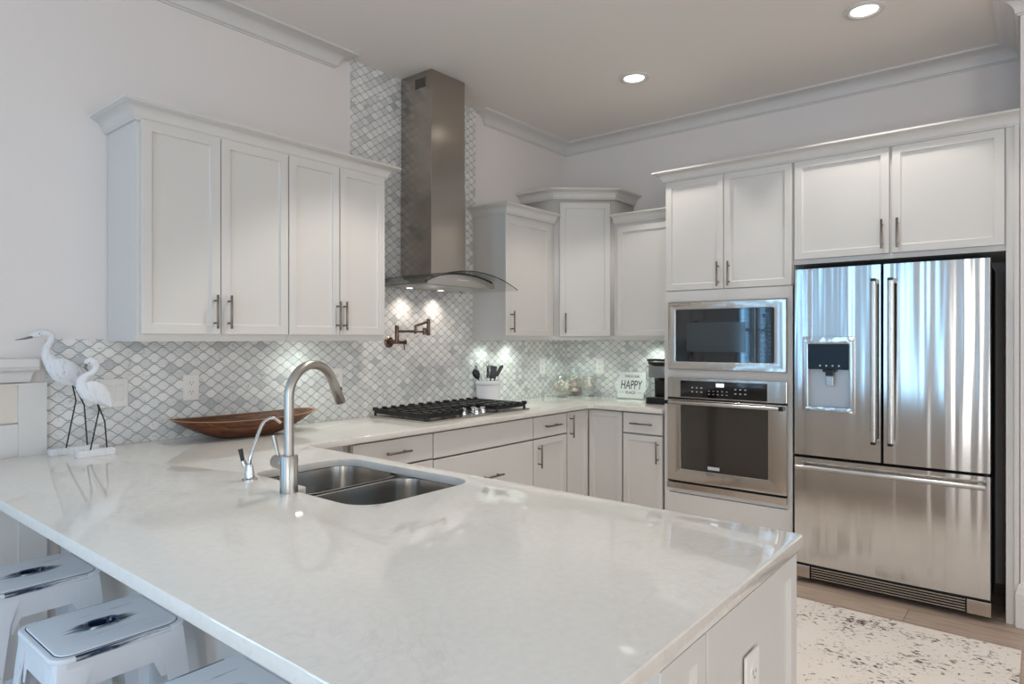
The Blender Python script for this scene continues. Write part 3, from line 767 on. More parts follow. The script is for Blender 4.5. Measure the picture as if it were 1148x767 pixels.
# ------------------------------------------------------------------ range hood
def hood():
    t = thing('range_hood', 'stainless chimney range hood with curved glass canopy above the cooktop', 'range hood', (-1.685, -.009, 0))
    MB().box(-.146, .146, -.272, 0, 2.30, 2.999, .002).build('chimney_upper', M['hoodsteel'], t)
    ch = MB().box(-.149, .149, -.275, 0, 1.762, 2.302, .002).build('chimney_lower', M['hoodsteel'], t)
    mb = MB()
    for q in range(6): mb.box(-.1475, -.1455, -.22, -.13, 2.905 + q * .010, 2.910 + q * .010)
    mb.build('vent_slots', M['gap'], t)
    # body: lens-shaped cross section
    hw, z0, sag = .292, 1.692, .078
    Rr = (.41 ** 2 + .088 ** 2) / (2 * .088); zc = 1.772 - Rr
    top = [(x, zc + math.sqrt(Rr * Rr - x * x) - .004) for x in [-hw + 2 * hw * i / 24 for i in range(25)]]
    body = [(-hw, z0)] + [(x, max(z, z0 + .003)) for x, z in top] + [(hw, z0)]
    R = Matrix.Rotation(PI / 2, 4, 'X')
    MB().prism(body, .0, .395, M=R).build('body', M['steel_h'], t, smooth=30)
    a0 = math.asin(.41 / Rr); n = 40; gt = .006
    L0 = [(Rr * math.sin(-a0 + 2 * a0 * i / n), zc + Rr * math.cos(-a0 + 2 * a0 * i / n)) for i in range(n + 1)]
    L1 = [((Rr + gt) * math.sin(-a0 + 2 * a0 * i / n), zc + (Rr + gt) * math.cos(-a0 + 2 * a0 * i / n)) for i in range(n + 1)]
    g = MB(); D = -.492
    for i in range(n):
        x0, x1 = (L0[i], L0[i + 1]); y0_, y1_ = L1[i], L1[i + 1]
        back = 0 if abs((L0[i][0] + L0[i + 1][0]) / 2) > .152 else -.278
        g.quad([(x0[0], D, x0[1]), (x1[0], D, x1[1]), (x1[0], back, x1[1]), (x0[0], back, x0[1])])
        g.quad([(y0_[0], D, y0_[1]), (y1_[0], D, y1_[1]), (y1_[0], back, y1_[1]), (y0_[0], back, y0_[1])])
        g.quad([(x0[0], D, x0[1]), (x1[0], D, x1[1]), (y1_[0], D, y1_[1]), (y0_[0], D, y0_[1])], 1)
        g.quad([(x0[0], back, x0[1]), (x1[0], back, x1[1]), (y1_[0], back, y1_[1]), (y0_[0], back, y0_[1])], 1)
    for i in (0, n): g.quad([(L0[i][0], D, L0[i][1]), (L0[i][0], 0, L0[i][1]), (L1[i][0], 0, L1[i][1]), (L1[i][0], D, L1[i][1])], 0)
    bmesh.ops.remove_doubles(g.bm, verts=g.bm.verts, dist=1e-5)
    g.build('glass_canopy', [M['hoodglass'], M['glassedge']], t)
    gk = [(x, z + .003) for x, z in top if abs(x) < .286] + [(x, z - .006) for x, z in top[::-1] if abs(x) < .286]
    MB().prism(gk, .394, .399, M=R).build('gap_shade_strip', M['gap'], t)  # dark strip painting in the shaded gap between glass and body
    mb = MB()
    for q in range(5): mb.cyl((-.04 + q * .02 , -.395, 1.728), (-.04 + q * .02, -.398, 1.728), .005, seg=10)
    mb.build('control_buttons', M['button'], t)
    MB().box(-.24, .24, -.36, -.04, z0 - .003, z0 + .001).build('filter', M['steel'], t)
    for x, y in ((-.14, -.072), (.13, -.072)):
        MB().cyl((x, y, z0 - .005), (x, y, z0), .019, seg=24).build('lamp_lens', M['hoodlamp'], t)
        d = bpy.data.lights.new('hood_lamp', 'SPOT'); d.energy = 5.5; d.color = (1, .88, .78); d.spot_size = 2.2; d.spot_blend = 1.0; d.shadow_soft_size = .03
        o = bpy.data.objects.new('hood_lamp', d); COL.objects.link(o); o.parent = t; o.location = (x, y, z0 - .012); o.rotation_euler = (.0, 0, 0)
hood()

# ------------------------------------------------------------------ cooktop
def cooktop():
    t = thing('gas_cooktop', 'stainless five-burner gas cooktop with black iron grates', 'cooktop', (-1.66, -.30, .914))
    w2, d2 = .455, .245
    MB().box(-w2, w2, -d2, d2, .0, .011, .004).build('tray', M['steel_h'], t)
    for bx_, by_, r in ((-.29, .11, .045), (-.29, -.11, .038), (.29, .11, .038), (.29, -.11, .045), (0, .05, .058)):
        b = MB().lathe([(0, .011), (r * 1.25, .011), (r * 1.2, .02), (r, .024), (0, .024)], (bx_, by_, 0), 24).build('burner', M['steel'], t, smooth=40)
        MB().lathe([(0, .024), (r * .92, .024), (r * .92, .031), (r * .8, .034), (0, .034)], (bx_, by_, 0), 24).build('burner_cap', M['black'], b, smooth=40)
    def grate(x0, x1, y0, y1):
        mb = MB(); z = .043; r = .008
        def bar(a, b): mb.box(min(a[0], b[0]) - r, max(a[0], b[0]) + r, min(a[1], b[1]) - r, max(a[1], b[1]) + r, z - .008, z + .006, .002)
        for y in (y0, y1): bar((x0, y), (x1, y)); mb.box(x0, x1, y - r, y + r, z - .020, z - .006, .003)
        for x in (x0, x1): bar((x, y0), (x, y1)); mb.box(x - r, x + r, y0, y1, z - .020, z - .006, .003)
        n = max(2, round((x1 - x0) / .075))
        for i in range(1, n): bar((x0 + (x1 - x0) * i / n, y0), (x0 + (x1 - x0) * i / n, y1))
        m_ = max(2, round((y1 - y0) / .11))
        for i in range(1, m_): bar((x0, y0 + (y1 - y0) * i / m_), (x1, y0 + (y1 - y0) * i / m_))
        for x in (x0, x1):
            for y in (y0, y1): mb.cyl((x, y, .011), (x, y, z), .009, .007, seg=12)
        for i in range(n + 1):   # raised finger tips along the front and back
            x = x0 + (x1 - x0) * i / n
            for y in (y0, y1): mb.box(x - .011, x + .011, y - .016, y + .016, z - .006, z + .015, .005)
        mb.build('grate', M['black'], t)
    grate(-.435, -.16, -.215, .215); grate(-.145, .145, -.07, .215); grate(.16, .435, -.215, .215)
    for kx, ky in ((-.085, -.165), (.0, -.19), (.085, -.165), (-.045, -.125), (.045, -.125)):
        MB().lathe([(0, .011), (.022, .011), (.0215, .018), (.018, .020), (.0175, .042), (.015, .045), (0, .045)], (kx, ky, 0), 24).build('knob', M['chrome'], t, smooth=40)
cooktop()

# ------------------------------------------------------------------ pot filler
def potfiller():
    t = thing('pot_filler', 'folded bronze wall-mounted pot filler over the cooktop', 'pot filler', (-1.93, -.009, 1.355))
    R = Matrix.Rotation(PI / 2, 4, 'X')
    MB().lathe([(0, 0), (.034, 0), (.034, .006), (.028, .012), (0, .014)], M=R).build('wall_flange', M['bronze'], t, smooth=40)
    MB().cyl((0, 0, 0), (0, -.075, 0), .013).cyl((-.002, -.06, 0), (.075, -.06, 0), .0125, bev=.002).cyl((.075, -.06, 0), (.082, -.06, 0), .016, bev=.002).build('body', M['bronze'], t, smooth=40)
    MB().tube([(.068, -.062, -.004), (.07, -.066, -.05)], .004).build('valve_lever', M['bronze'], t, smooth=40)
    MB().cyl((.0, -.075, -.012), (.0, -.075, .10), .0125, bev=.002).build('riser', M['bronze'], t, smooth=40)
    MB().cyl((0, -.075, .066), (.20, -.10, .066), .0075).cyl((.135, -.094, .05), (.135, -.094, .105), .0085, bev=.002).cyl((.205, -.10, .045), (.205, -.10, .088), .0125, bev=.002).build('lower_arm', M['bronze'], t, smooth=40)
    MB().cyl((.135, -.094, .1), (.225, -.115, .128), .0075).cyl((.225, -.115, .04), (.225, -.115, .145), .0115, bev=.002).cyl((.205, -.10, .066), (.225, -.115, .066), .0075).build('upper_arm', M['bronze'], t, smooth=40)
potfiller()

# ------------------------------------------------------------------ outlets
def outlet(loc, rz, label, double=False, switch=False):
    t = thing('switch_plate' if switch else 'outlet', label, 'light switch' if switch else 'electrical outlet', loc, rz)
    w2 = .058 if double else .037
    pl = MB().box(-w2, w2, -.006, 0, -.061, .061, .0022).build('cover_plate', M['whiteplastic'], t)
    if switch:
        for x in ((-.023, .023) if double else (0,)):
            MB().box(x - .0165, x + .0165, -.0095, -.005, -.033, .033, .0015).build('rocker', M['whiteplastic'], t)
    else:
        for z in (.021, -.021):
            MB().prism(rrect(-.0165, .0165, z - .0155, z + .0155, .012, 4), 0.005, .0085, M=Matrix.Rotation(PI / 2, 4, 'X')).build('socket_face', M['whiteplastic'], t)
            MB().box(-.0075, -.0055, -.0089, -.0083, z - .003, z + .007).box(.0055, .0075, -.0089, -.0083, z - .002, z + .006).cyl((0, -.0083, z - .009), (0, -.0089, z - .009), .0025, seg=10).build('slots', M['blackplastic'], t)
outlet((-3.131, -.008, 1.145), 0, 'white duplex outlet on the tile above the left end of the wooden bowl')
outlet((-2.313, -.008, 1.145), 0, 'white outlet on the tile behind the arch of the tall faucet')
outlet((-.348, -.008, 1.155), 0, 'white outlet on the left tiled wall, to the right of the utensil crock')
outlet((-.008, -.345, 1.153), -PI / 2, 'white outlet on the right tiled wall, left of the HAPPY sign')
outlet((-3.462, -.008, 1.140), 0, 'white double switch plate on the tile behind the smaller egret', True, True)
outlet((-3.252, -2.673, .690), 0, 'white outlet mounted on the end panel of the peninsula')

# ------------------------------------------------------------------ fireplace mantel at left edge
def mantel():
    t = thing('fireplace_mantel', 'white wooden fireplace mantel at the far left edge, beside the egrets', 'mantel', (-4.5, -.002, 0))
    r = .791
    MB().box(-r + .03, r - .035, -.075, 0, 1.262, 1.297, .004).build('shelf', M['trim'], t)
    MB().sweep([(-r + .06, 0), (-r + .06, -.028), (r - .065, -.028), (r - .065, 0)], CP(1.205, 1.262, .035)).build('bed_molding', M['trim'], t, smooth=35)
    for a_ in (r - .093, -r): MB().box(a_, a_ + .093, -.028, 0, 0, 1.20).build('pilaster', M['trim'], t)
    MB().box(-r + .093, r - .093, -.028, 0, 1.193, 1.20).build('frieze', M['trim'], t)
    MB().box(-r + .093, r - .093, -.012, 0, 1.046, 1.193).build('upper_inset', M['mantelinset'], t, label='cream inset panel')
    MB().box(-r + .093, r - .093, -.014, 0, .0, 1.040).build('lower_inset', M['trim'], t)
mantel()

# ------------------------------------------------------------------ bar stools
def stool_proto():
    t = thing('bar_stool', '', 'stool', (-3.895, -1.165, 0))
    s2 = .158; h = .61
    st = MB().prism(rrect(-s2, s2, -s2, s2, .045, 6), h - .016, h - .002, [rrect(-.033, .033, -.023, .023, .018, 4)], bev=.005)
    seat = st.build('seat', M['stoolseat'], t, smooth=40)
    MB().prism(rrect(-s2 + .016, s2 - .016, -s2 + .016, s2 - .016, .034, 6), h - .004, h + .002, [rrect(-.034, .034, -.024, .024, .018, 4)], bev=.0025).build('seat_panel', M['stoolseat'], seat, smooth=40)
    MB().prism(rrect(-s2 + .0135, s2 - .0135, -s2 + .0135, s2 - .0135, .036, 6), h - .004, h - .001, [rrect(-s2 + .018, s2 - .018, -s2 + .018, s2 - .018, .032, 6)]).build('groove', M['worn'], seat)
    MB().prism(rrect(-.042, .042, -.032, .032, .024, 5), h - .012, h + .005, [rrect(-.033, .033, -.023, .023, .018, 5)], bev=.003).build('hand_hole_rim', M['stoolseat'], seat, smooth=40)
    MB().box(-.09, .09, -.07, .07, h - .034, h - .030).build('hole_shade_plate', M['worn'], seat)  # added dark plate, its colour standing for the shade inside the hand hole
    top, bot = .150, .192
    for sx in (-1, 1):
        for sy in (-1, 1):
            lp = []
            for z, c, wd in ((h - .014, top, .085), (h - .10, top + .008, .062), (.30, (top + bot) / 2 + .003, .048), (.0, bot, .034)):
                th = .004
                a = [(c - wd, c), (c - .014, c), (c - .004, c - .004), (c, c - .014), (c, c - wd), (c - th, c - wd), (c - th, c - .016), (c - .016, c - th), (c - wd, c - th)]
                lp.append([(x * sx, y * sy, z) for x, y in a])
            lg = MB().loft(lp).build('leg', M['stool'], t, smooth=40)
            MB().box(sx * bot - .034 if sx > 0 else -bot - .002, sx * bot + .002 if sx > 0 else -bot + .034, sy * bot - .034 if sy > 0 else -bot - .002, sy * bot + .002 if sy > 0 else -bot + .034, 0, .014, .003).build('rubber_foot', M['blackplastic'], lg)
    for k_ in range(4):
        R = Matrix.Rotation(k_ * PI / 2, 4, 'Z'); y = -top + .002
        pr = [(-top + .02, h - .014), (top - .02, h - .014), (top - .03, h - .13), (top - .062, h - .13), (top - .082, h - .085), (-top + .082, h - .085), (-top + .062, h - .13), (-top + .03, h - .13)]
        MB().prism(pr, -.0015, .0015, M=R @ Matrix.Translation((0, y - .002, 0)) @ Matrix.Rotation(PI / 2, 4, 'X')).build('apron', M['stool'], t)
    z = .20; c = top + (bot - top) * (1 - z / h) - .012
    mb = MB()
    mb.box(-c, c, -.012, .012, z, z + .004).box(-.012, .012, -c, c, z + .005, z + .009)
    mb.build('cross_brace', M['stool'], t)
    for sy in (-1, 1): MB().box(-c, c, sy * c - .008, sy * c + .008, z - .012, z + .012, .003).build('footrest', M['stool'], t)
    for sx in (-1, 1): MB().box(sx * c - .008, sx * c + .008, -c, c, z - .012, z + .012, .003).build('footrest', M['stool'], t)
    return t
s0 = stool_proto(); s0['group'] = 'bar stools along the peninsula'
s0['label'] = 'distressed white metal stool, middle of the three under the peninsula'
for y, lb in ((-.56, 'distressed white metal stool nearest the wall and mantel, farthest of three'), (-1.76, 'distressed white metal stool cut by the bottom edge of the photo')):
    c = copy_tree(s0); c.location.y = y; c['label'] = lb

# ------------------------------------------------------------------ rug
R_ = MB().box(-2.55, -.940, -3.055, -1.0, .001, .010, .003).build('area_rug', M['rug'])
tag(R_, 'cream distressed area rug with dark speckles on the floor by the refrigerator', 'rug')

# ------------------------------------------------------------------ recessed ceiling lights
def can(x, y, label, power):
    t = thing('ceiling_light', label, 'ceiling light', (x, y, H), 0, 'recessed ceiling lights')
    MB().lathe([(.062, .0), (.092, 0), (.094, -.004), (.09, -.008), (.07, -.010), (.062, -.004), (.062, 0)], seg=40).build('trim_ring', M['trim'], t, smooth=40)
    MB().lathe([(0, -.003), (.063, -.003), (.063, -.001), (0, -.001)], seg=40).build('lens', M['lamp'], t, label='glowing lens')
    d = bpy.data.lights.new('ceiling_lamp', 'SPOT'); d.energy = power; d.color = (1, .94, .86); d.spot_size = 1.62; d.spot_blend = .35; d.shadow_soft_size = .055
    o = bpy.data.objects.new('ceiling_lamp', d); COL.objects.link(o); o.parent = t; o.location = (0, 0, -.02)
can(-.965, -2.444, 'recessed ceiling light above the refrigerator, nearer the top right corner', 42)
can(-.936, -1.157, 'recessed ceiling light nearer the room corner, above the oven tower', 42)
can(-2.47, -1.157, 'added recessed light above the sink, outside the frame, brightening the kitchen', 75)  # unseen lamp added to brighten drawers, tile and sink
can(-2.47, -2.444, 'added recessed light above the peninsula aisle, outside the frame, as fill', 40)  # second unseen lamp, added as fill for the aisle

# ------------------------------------------------------------------ decor: egrets
RX, RY = math.sin(YAW), -math.cos(YAW)
def egret(label, base_loc, outline, base_hw, base_d):
    t = thing('egret_figurine', label, 'figurine', base_loc, 0, 'carved egret pair')
    def P(x, z, y=0.0): return Vector((x, y, z))
    scale = 270.0
    MB().box(-base_hw, base_hw, -base_d, base_d, 0, .026, .002).build('base', M['bird'], t)
    o = outline
    def flat(pts, wd):  # body: loop stations (u,v,halfheight px) with lateral width
        lp = []
        Q = [P(a, b) for a, b, *_ in pts]
        for i, (a, b, r) in enumerate(pts):
            tdir = (Q[min(i + 1, len(Q) - 1)] - Q[max(i - 1, 0)]).normalized(); nrm = Vector((-tdir.z, 0, tdir.x)); rr = r / scale
            lp.append([Q[i] + nrm * (rr * math.cos(2 * PI * k_ / 16)) + Vector((0, 1, 0)) * (rr * wd * math.sin(2 * PI * k_ / 16)) for k_ in range(16)])
        return lp
    MB().loft(flat(o['body'], .72)).build('body', M['bird'], t, smooth=60)
    for s_ in (-1, 1):
        lp = flat(o['wing'], .28)
        wb = MB().loft([[p + Vector((0, s_ * o['wo'], 0)) for p in l_] for l_ in lp]); wb.build('wing', M['bird'], t, smooth=60)
    MB().tube([P(*q) for q in o['beak']], o['beakr'], seg=10).build('beak', mat('grey_beak', (120, 118, 116), .5), t, smooth=60)
    for s_ in (-1, 1): MB().lathe([(0, -.003), (.0025, 0), (0, .003)], tuple(P(*o['eye'], s_ * o['ey'])), 10).build('eye', M['black'], t)
    for i, lg in enumerate(o['legs']):
        pts = [P(q[0], q[1], (.008 if i else -.008)) for q in lg]; pts[-1].z = .02; pts[-1].x = max(-base_hw + .01, min(base_hw - .01, pts[-1].x))
        MB().tube(pts, .0028, seg=8).build('leg', M['black'], t, smooth=60, label='thin black wire leg')
b1 = dict(body=[(-0.15, 0.47, 0.6), (-0.14, 0.472, 2.2), (-0.126, 0.477, 3.6), (-0.109, 0.482, 4.2), (-0.091, 0.483, 3.8), (-0.078, 0.475, 3.6), (-0.076, 0.46, 3.2), (-0.084, 0.442, 3.1), (-0.093, 0.425, 3.4), (-0.095, 0.404, 4.5), (-0.085, 0.381, 6.5), (-0.067, 0.358, 9.5), (-0.043, 0.33, 11.5), (-0.019, 0.31, 10.5), (0.009, 0.291, 7.5), (0.034, 0.269, 3.5), (0.05, 0.256, 0.8)], wing=[(-0.076, 0.376, 1), (-0.058, 0.368, 6), (-0.031, 0.346, 8.5), (-0.003, 0.32, 8), (0.025, 0.29, 5), (0.053, 0.256, 1)], wo=0.024, beak=[(-0.14, 0.468), (-0.163, 0.461), (-0.194, 0.455)], beakr=[0.006, 0.004, 0.0012], eye=(-0.12, 0.48), ey=0.01, legs=[[(-0.013, 0.302), (0.004, 0.212), (-0.031, 0.026)], [(-0.01, 0.302), (0.038, 0.191), (0.05, 0.008)]])
egret('taller white carved egret figurine with neck stretched forward, on black wire legs', (-3.6380, -0.105, .914), b1, 0.085, .02)
b2 = dict(body=[(-0.037, 0.363, 1), (-0.03, 0.368, 3.2), (-0.017, 0.371, 4.6), (-0.003, 0.367, 4.6), (0.004, 0.351, 3.9), (-0.002, 0.335, 3.4), (-0.016, 0.322, 3.6), (-0.034, 0.312, 4), (-0.046, 0.297, 5), (-0.043, 0.276, 7), (-0.027, 0.258, 9.5), (-0.005, 0.246, 10.5), (0.017, 0.23, 9.5), (0.036, 0.211, 6), (0.052, 0.189, 1)], wing=[(-0.036, 0.29, 1), (-0.02, 0.278, 6), (0.001, 0.26, 8), (0.023, 0.234, 7), (0.039, 0.211, 4), (0.053, 0.189, 0.8)], wo=0.022, beak=[(-0.03, 0.362), (-0.034, 0.349), (-0.024, 0.333)], beakr=[0.007, 0.005, 0.0015], eye=(-0.024, 0.366), ey=0.0115, legs=[[(0.001, 0.228), (0.011, 0.178), (-0.02, 0.031)], [(0.004, 0.228), (0.037, 0.13), (0.045, 0.015)]])
egret('smaller white carved egret figurine with tucked curled neck, on black wire legs', (-3.6060, -0.235, .914), b2, 0.066, .02)

# ------------------------------------------------------------------ dough bowl
def doughbowl():
    t = thing('dough_bowl', 'long rustic brown wooden dough bowl on the counter by the tiled wall', 'bowl', (-2.945, -.185, .914), math.radians(-2))
    N, Ls = 40, []
    half = .345
    def ring(sc_, dz, inner):
        out = []
        for k_ in range(N):
            a = 2 * PI * k_ / N; ca, sa = math.cos(a), math.sin(a)
            x = half * sc_[0] * (abs(ca) ** .86) * (1 if ca > 0 else -1); wd = .150 * sc_[1]
            y = wd * (abs(sa) ** .8) * (1 if sa > 0 else -1)
            e = abs(x / half)
            out.append((x, y, dz + (.014 * e ** 2.5 if inner is not None else 0)))
        return out
    outer = [ring((.36, .40), 0.0, None), ring((.55, .62), .018, None), ring((.80, .86), .052, 1), ring((.97, .98), .083, 1), ring((1.0, 1.0), .088, 1)]
    inn = [ring((.965, .90), .088, 1), ring((.90, .82), .076, 1), ring((.74, .70), .050, 1), ring((.50, .50), .026, None), ring((.32, .34), .018, None)]
    MB().loft(outer).build('bowl_body', M['bowl'], t, smooth=60) if False else MB().loft(outer + inn).build('bowl_body', M['bowl'], t, smooth=60)
    MB().loft([ring((1.0, 1.0), .0875, 1), ring((1.0, 1.0), .0895, 1), ring((.965, .93), .0895, 1), ring((.965, .93), .0875, 1)], False, False).build('worn_rim', M['bowlrim'], t, smooth=60, label='lighter worn rim edge')
doughbowl()

# ------------------------------------------------------------------ crock with utensils
CX, CY = -1.115, -.105
tag(MB().lathe([(0, .001), (.078, .001), (.083, .006), (.083, .135), (.089, .142), (.09, .155), (.086, .17), (.080, .17), (.078, .150), (.078, .012), (0, .012)], (CX, CY, .914), 40).build('utensil_crock', M['porcelain'], smooth=40),
    'white ceramic crock holding kitchen utensils right of the cooktop', 'crock')
Uz = .914 + .013
def utensil(name, label, px, pz_top, kind, dp=0):
    """px: offset at head along the view-right direction"""
    bx_, by_ = CX - px * RX * .1 - dp * RY, CY - px * RY * .1 + dp * RX
    hx, hy = CX + px * RX - dp * RY, CY + px * RY + dp * RX
    t = thing(name, label, 'kitchen utensil', (bx_, by_, Uz), 0, 'utensils in the crock')
    d = Vector((hx - bx_, hy - by_, pz_top - Uz)); L_ = d.length; q = d.to_track_quat('Z', 'X').to_matrix().to_4x4()
    side = Vector((RX, RY, 0)); zax = d.normalized(); xa = (side - zax * side.dot(zax)).normalized(); ya = zax.cross(xa)
    F = Matrix(((xa.x, ya.x, zax.x, 0), (xa.y, ya.y, zax.y, 0), (xa.z, ya.z, zax.z, 0), (0, 0, 0, 1)))
    m_ = M['blackplastic']
    if kind == 'spatula':
        MB().tube([(0, 0, 0), (0, 0, L_ - .07)], .005).xf(F).build('handle', m_, t, smooth=40)
        MB().prism(rrect(-.035, .035, L_ - .09, L_, .008, 4), -.003, .003, M=Matrix.Rotation(PI / 2, 4, 'X')).xf(F).build('blade', m_, t)
    elif kind == 'spoon':
        MB().tube([(0, 0, 0), (0, 0, L_ - .06)], .0045).xf(F).build('handle', m_, t, smooth=40)
        MB().loft([[(r * math.cos(2 * PI * k_ / 14), .008 * r / .026 * math.sin(2 * PI * k_ / 14), L_ - .075 + z_) for k_ in range(14)] for r, z_ in ((.005, 0), (.018, .015), (.026, .038), (.022, .06), (.006, .075))]).xf(F).build('head', m_, t, smooth=50)
    elif kind == 'turner':
        MB().tube([(0, 0, 0), (0, 0, L_ - .08)], .005).xf(F).build('handle', m_, t, smooth=40)
        MB().prism([(-.012, L_ - .09), (.016, L_ - .09), (.030, L_ - .01), (.022, L_), (.004, L_ - .012)], -.003, .003, M=Matrix.Rotation(PI / 2, 4, 'X')).xf(F).build('blade', m_, t)
    elif kind == 'whisk':
        MB().tube([(0, 0, 0), (0, 0, L_ - .12)], .0055).xf(F).build('handle', M['chrome'], t, smooth=40)
        w_ = MB()
        for k_ in range(4):
            a = k_ * PI / 4
            pts = [(.026 * math.sin(PI * j / 12) ** .8 * math.cos(a) * (1 if True else 1), .026 * math.sin(PI * j / 12) ** .8 * math.sin(a), L_ - .12 + .12 * (1 - math.cos(PI * j / 12)) / 2) for j in range(13)]
            for s_ in (-1, 1): w_.tube([(p[0] * s_, p[1] * s_, p[2]) for p in pts], .0014, seg=6)
        w_.xf(F).build('wires', M['chrome'], t, smooth=50)
    else:
        MB().tube([(0, 0, 0), (0, 0, L_)], .005).xf(F).build('handle', M['chrome'], t, smooth=40)
        MB().lathe([(0, L_ - .015), (.011, L_ - .012), (.013, L_), (.010, L_ + .012), (0, L_ + .016)], seg=16).xf(F).build('head', M['chrome'], t, smooth=50)
utensil('spoon', 'black ladle spoon leaning far left out of the white crock', -.095, 1.162, 'spoon', -.045)
utensil('scoop', 'steel-handled scoop leaning left in the white crock', -.085, 1.190, 'knob', .045)
utensil('whisk', 'wire balloon whisk standing upright in the white crock', -.012, 1.215, 'whisk', -.018)
utensil('spatula', 'square black spatula in the middle right of the white crock', .030, 1.185, 'spatula', .018)
utensil('turner', 'angled black turner leaning right out of the white crock', .085, 1.200, 'turner', -.04)

# ------------------------------------------------------------------ glass jars with shells
def shell_mesh(i):
    rnd = random.Random(i); mb = MB()
    if i % 2 == 0:   # spiral cone shell
        prof = [(0, -.016)]
        for k_ in range(9):
            z_ = -.016 + .034 * k_ / 8; r = .012 * (1 - (k_ / 8.3) ** 1.1) * (1.12 if k_ % 2 else .95) + .0005
            prof.append((r, z_))
        prof.append((0, .019)); mb.lathe(prof, seg=12)
    else:            # ribbed scallop
        lp = []
        for rr, z_ in ((.004, -.012), (.011, -.004), (.016, .005), (.014, .013), (.006, .016)):
            lp.append([(rr * math.cos(2 * PI * k_ / 18) * (1 + .08 * (-1) ** k_), rr * .55 * math.sin(2 * PI * k_ / 18) * (1 + .08 * (-1) ** k_), z_) for k_ in range(18)])
        mb.loft(lp)
    o = mb.build('seashell', M['shell'][i % 3], smooth=60); me = o.data; bpy.data.objects.remove(o); return me
SHELLS = [shell_mesh(i) for i in range(6)]
def fill(cx, cy, zc, r, n, label, group, hmax=None, sc_=1.0, seed=1):
    rnd = random.Random(seed); rr = r - .013 * sc_; dm = .0255 * sc_
    pts = [Vector((rnd.uniform(-1, 1), rnd.uniform(-1, 1), rnd.uniform(-1, .6))) * rr * .6 for _ in range(n)]
    for it in range(120):
        for i in range(n):
            for j in range(i):
                d = pts[i] - pts[j]; l_ = max(d.length, 1e-5)
                if l_ < dm: d *= (dm - l_) / l_ * .45; pts[i] += d; pts[j] -= d
            pts[i].z -= .0004
            if hmax is not None: pts[i].z = min(pts[i].z, hmax)
            if pts[i].length > rr: pts[i] *= rr / pts[i].length
    for p in pts:
        o = bpy.data.objects.new('seashell', SHELLS[rnd.randrange(6)]); COL.objects.link(o)
        o.location = (cx + p.x, cy + p.y, zc + p.z); o.rotation_euler = (rnd.uniform(0, 6), rnd.uniform(0, 6), rnd.uniform(0, 6)); o.scale = (sc_,) * 3
        tag(o, label, 'seashell', group)
def jar(x, y, label, prof, lid, foot=None):
    t = thing('glass_jar', label, 'jar', (x, y, .914))
    MB().lathe(prof, seg=36).build('jar_body', M['glass'], t, smooth=50)
    if lid: MB().lathe(lid, seg=30).build('lid', M['glass'], t, smooth=50)
    return t
jar(-.30, -.17, 'wide round footed glass jar with lid and shells, front left of the corner jars',
    [(0, 0), (.045, 0), (.046, .004), (.02, .012), (.010, .02), (.012, .03), (.03, .036), (.055, .055), (.071, .085), (.073, .10), (.066, .13), (.048, .147), (.044, .155), (.048, .16), (.045, .16), (.041, .155), (.045, .146), (.063, .128), (.0700, .10), (.068, .086), (.053, .058), (.028, .040), (0, .036)],
    [(.05, .161), (.05, .166), (.03, .176), (.01, .182), (.007, .19), (.011, .198), (.008, .206), (0, .208), ])
fill(-.30, -.17, .914 + .098, .070, 24, 'pale shell inside the wide round footed jar at front left', 'shells in the wide round jar', .03, 1.35, 3)
jar(-.105, -.155, 'tall open glass jar heaped with large shells, in the very corner',
    [(0, 0), (.05, 0), (.056, .006), (.062, .04), (.064, .08), (.060, .12), (.046, .16), (.04, .19), (.04, .225), (.0375, .225), (.0375, .19), (.0435, .16), (.0575, .12), (.061, .08), (.059, .04), (.053, .01), (0, .008)], None)
fill(-.105, -.155, .914 + .07, 0.060, 15, 'large pale shell inside the tall open corner jar', 'shells in the tall open jar', None, 1.45, 5)
fill(-.105, -.155, .914 + .142, .043, 6, 'large pale shell inside the tall open corner jar', 'shells in the tall open jar', None, 1.3, 8)
jar(-.10, -.30, 'small footed glass jar with pointed lid and shells, nearest the HAPPY sign',
    [(0, 0), (.036, 0), (.037, .004), (.014, .012), (.009, .03), (.03, .045), (.05, .06), (.054, .09), (.053, .14), (.048, .158), (.05, .165), (.047, .165), (.045, .158), (.050, .138), (.051, .09), (.047, .064), (.028, .049), (0, .045)],
    [(.051, .166), (.051, .17), (.034, .186), (.012, .198), (.007, .206), (.010, .215), (.006, .224), (0, .228)])
fill(-.10, -.30, .914 + .105, .049, 12, 'pale shell inside the small footed jar beside the sign', 'shells in the small footed jar', None, 1.3, 11)

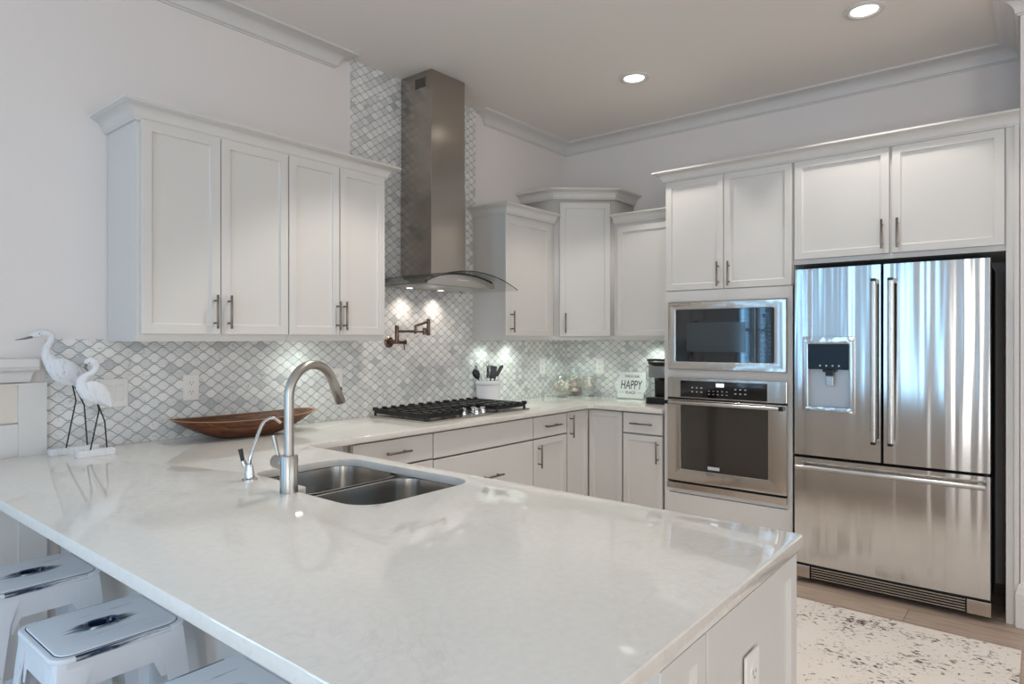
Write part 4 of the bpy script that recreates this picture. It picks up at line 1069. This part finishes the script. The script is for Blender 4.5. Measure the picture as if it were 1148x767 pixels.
# ------------------------------------------------------------------ HAPPY sign
def sign():
    W_, Hh = .262, .205
    t = thing('happy_place_sign', 'white enamel sign reading HAPPY leaning on the right tiled wall', 'sign', (-.075, -.657, .914), -PI / 2)
    tilt = Matrix.Rotation(math.radians(-12), 4, 'X')
    a, b = W_ / 2 - .018, Hh
    def tab(s_):  # bracket shaped ears at both sides
        x = s_ * a
        pts = [(0, .048), (.014, .058), (.016, .074), (.028, .082), (.034, .1025)]
        pts += [(u, .205 - v) for u, v in pts[-2::-1]]
        return [(x + s_ * u, v) for u, v in pts]
    poly = [(-a, 0.0), (a, 0.0)] + tab(1) + [(a, b), (-a, b)] + tab(-1)[::-1]
    R = tilt @ Matrix.Rotation(PI / 2, 4, 'X')
    pl = MB().prism(poly, .0, .008, bev=.002, M=R).build('plate', mat('white_enamel', (236, 238, 236), .3), t)
    ink = mat('sign_ink', (44, 48, 52), .5)
    def text(s_, size, z, sx, x=0):
        cu = bpy.data.curves.new('t', 'FONT'); cu.body = s_; cu.size = size; cu.align_x = 'CENTER'; cu.extrude = .0004
        o = bpy.data.objects.new('t', cu); COL.objects.link(o); dg = bpy.context.evaluated_depsgraph_get(); me = bpy.data.meshes.new_from_object(o.evaluated_get(dg))
        bpy.data.objects.remove(o); mb = MB(); mb.bm.from_mesh(me)
        for f in mb.bm.faces: f.material_index = 0
        mb.xf(R @ Matrix.Translation((x, z, .0086)) @ Matrix.Diagonal((sx, 1, 1, 1)))
        mb.build('lettering', ink, pl, label='dark lettering ' + s_)
    text('HAPPY', .098, .072, .62)
    text('THIS IS OUR', .026, .162, .9)
    text('PLACE', .030, .034, 1.0)
    MB().box(-.095, -.060, .044, .0455, .0082, .009).box(.060, .095, .044, .0455, .0082, .009).xf(R).build('rule_lines', ink, pl)
    for s_ in (-1, 1): MB().cyl((s_ * (a + .014), .1025, .0078), (s_ * (a + .014), .1025, .0088), .003, seg=12).xf(R).build('rivet', ink, pl)
sign()
# ------------------------------------------------------------------ pod coffee maker
def coffee():
    t = thing('coffee_maker', 'grey and black pod coffee maker against the oven tower', 'coffee maker', (-.215, -1.03, .914), -PI / 2)
    g = mat('grey_metallic_plastic', (150, 150, 152), .3, .7)
    MB().prism(rrect(-.10, .10, -.155, .14, .03, 5), 0, .045, bev=.006).build('base', M['blackplastic'], t, smooth=40)
    MB().box(-.08, .08, -.148, -.06, .045, .05, .002).build('drip_tray', M['chrome'], t)
    MB().prism(rrect(-.095, .095, -.03, .14, .03, 5), .045, .29, bev=.006).build('column', M['blackplastic'], t, smooth=40)
    MB().prism(rrect(-.09, .09, -.15, .10, .05, 6), .185, .275, bev=.01).build('brew_head', g, t, smooth=40)
    MB().cyl((0, -.10, .165), (0, -.10, .188), .03, .038).build('spout', M['blackplastic'], t, smooth=40)
    MB().prism(rrect(-.09, .09, -.155, .10, .05, 6), .278, .297, bev=.006).build('lid', M['blackplastic'], t, smooth=40)
    MB().tube(smooth_pts([(-.085, -.02, .29), (-.085, -.12, .305), (-.05, -.172, .312), (.05, -.172, .312), (.085, -.12, .305), (.085, -.02, .29)], 4), .008, seg=10).build('handle', M['blackplastic'], t, smooth=50)
    MB().prism(rrect(-.128, -.098, -.09, .12, .012, 4), .03, .27, bev=.004).build('water_tank', M['glass'], t, smooth=40)
coffee()
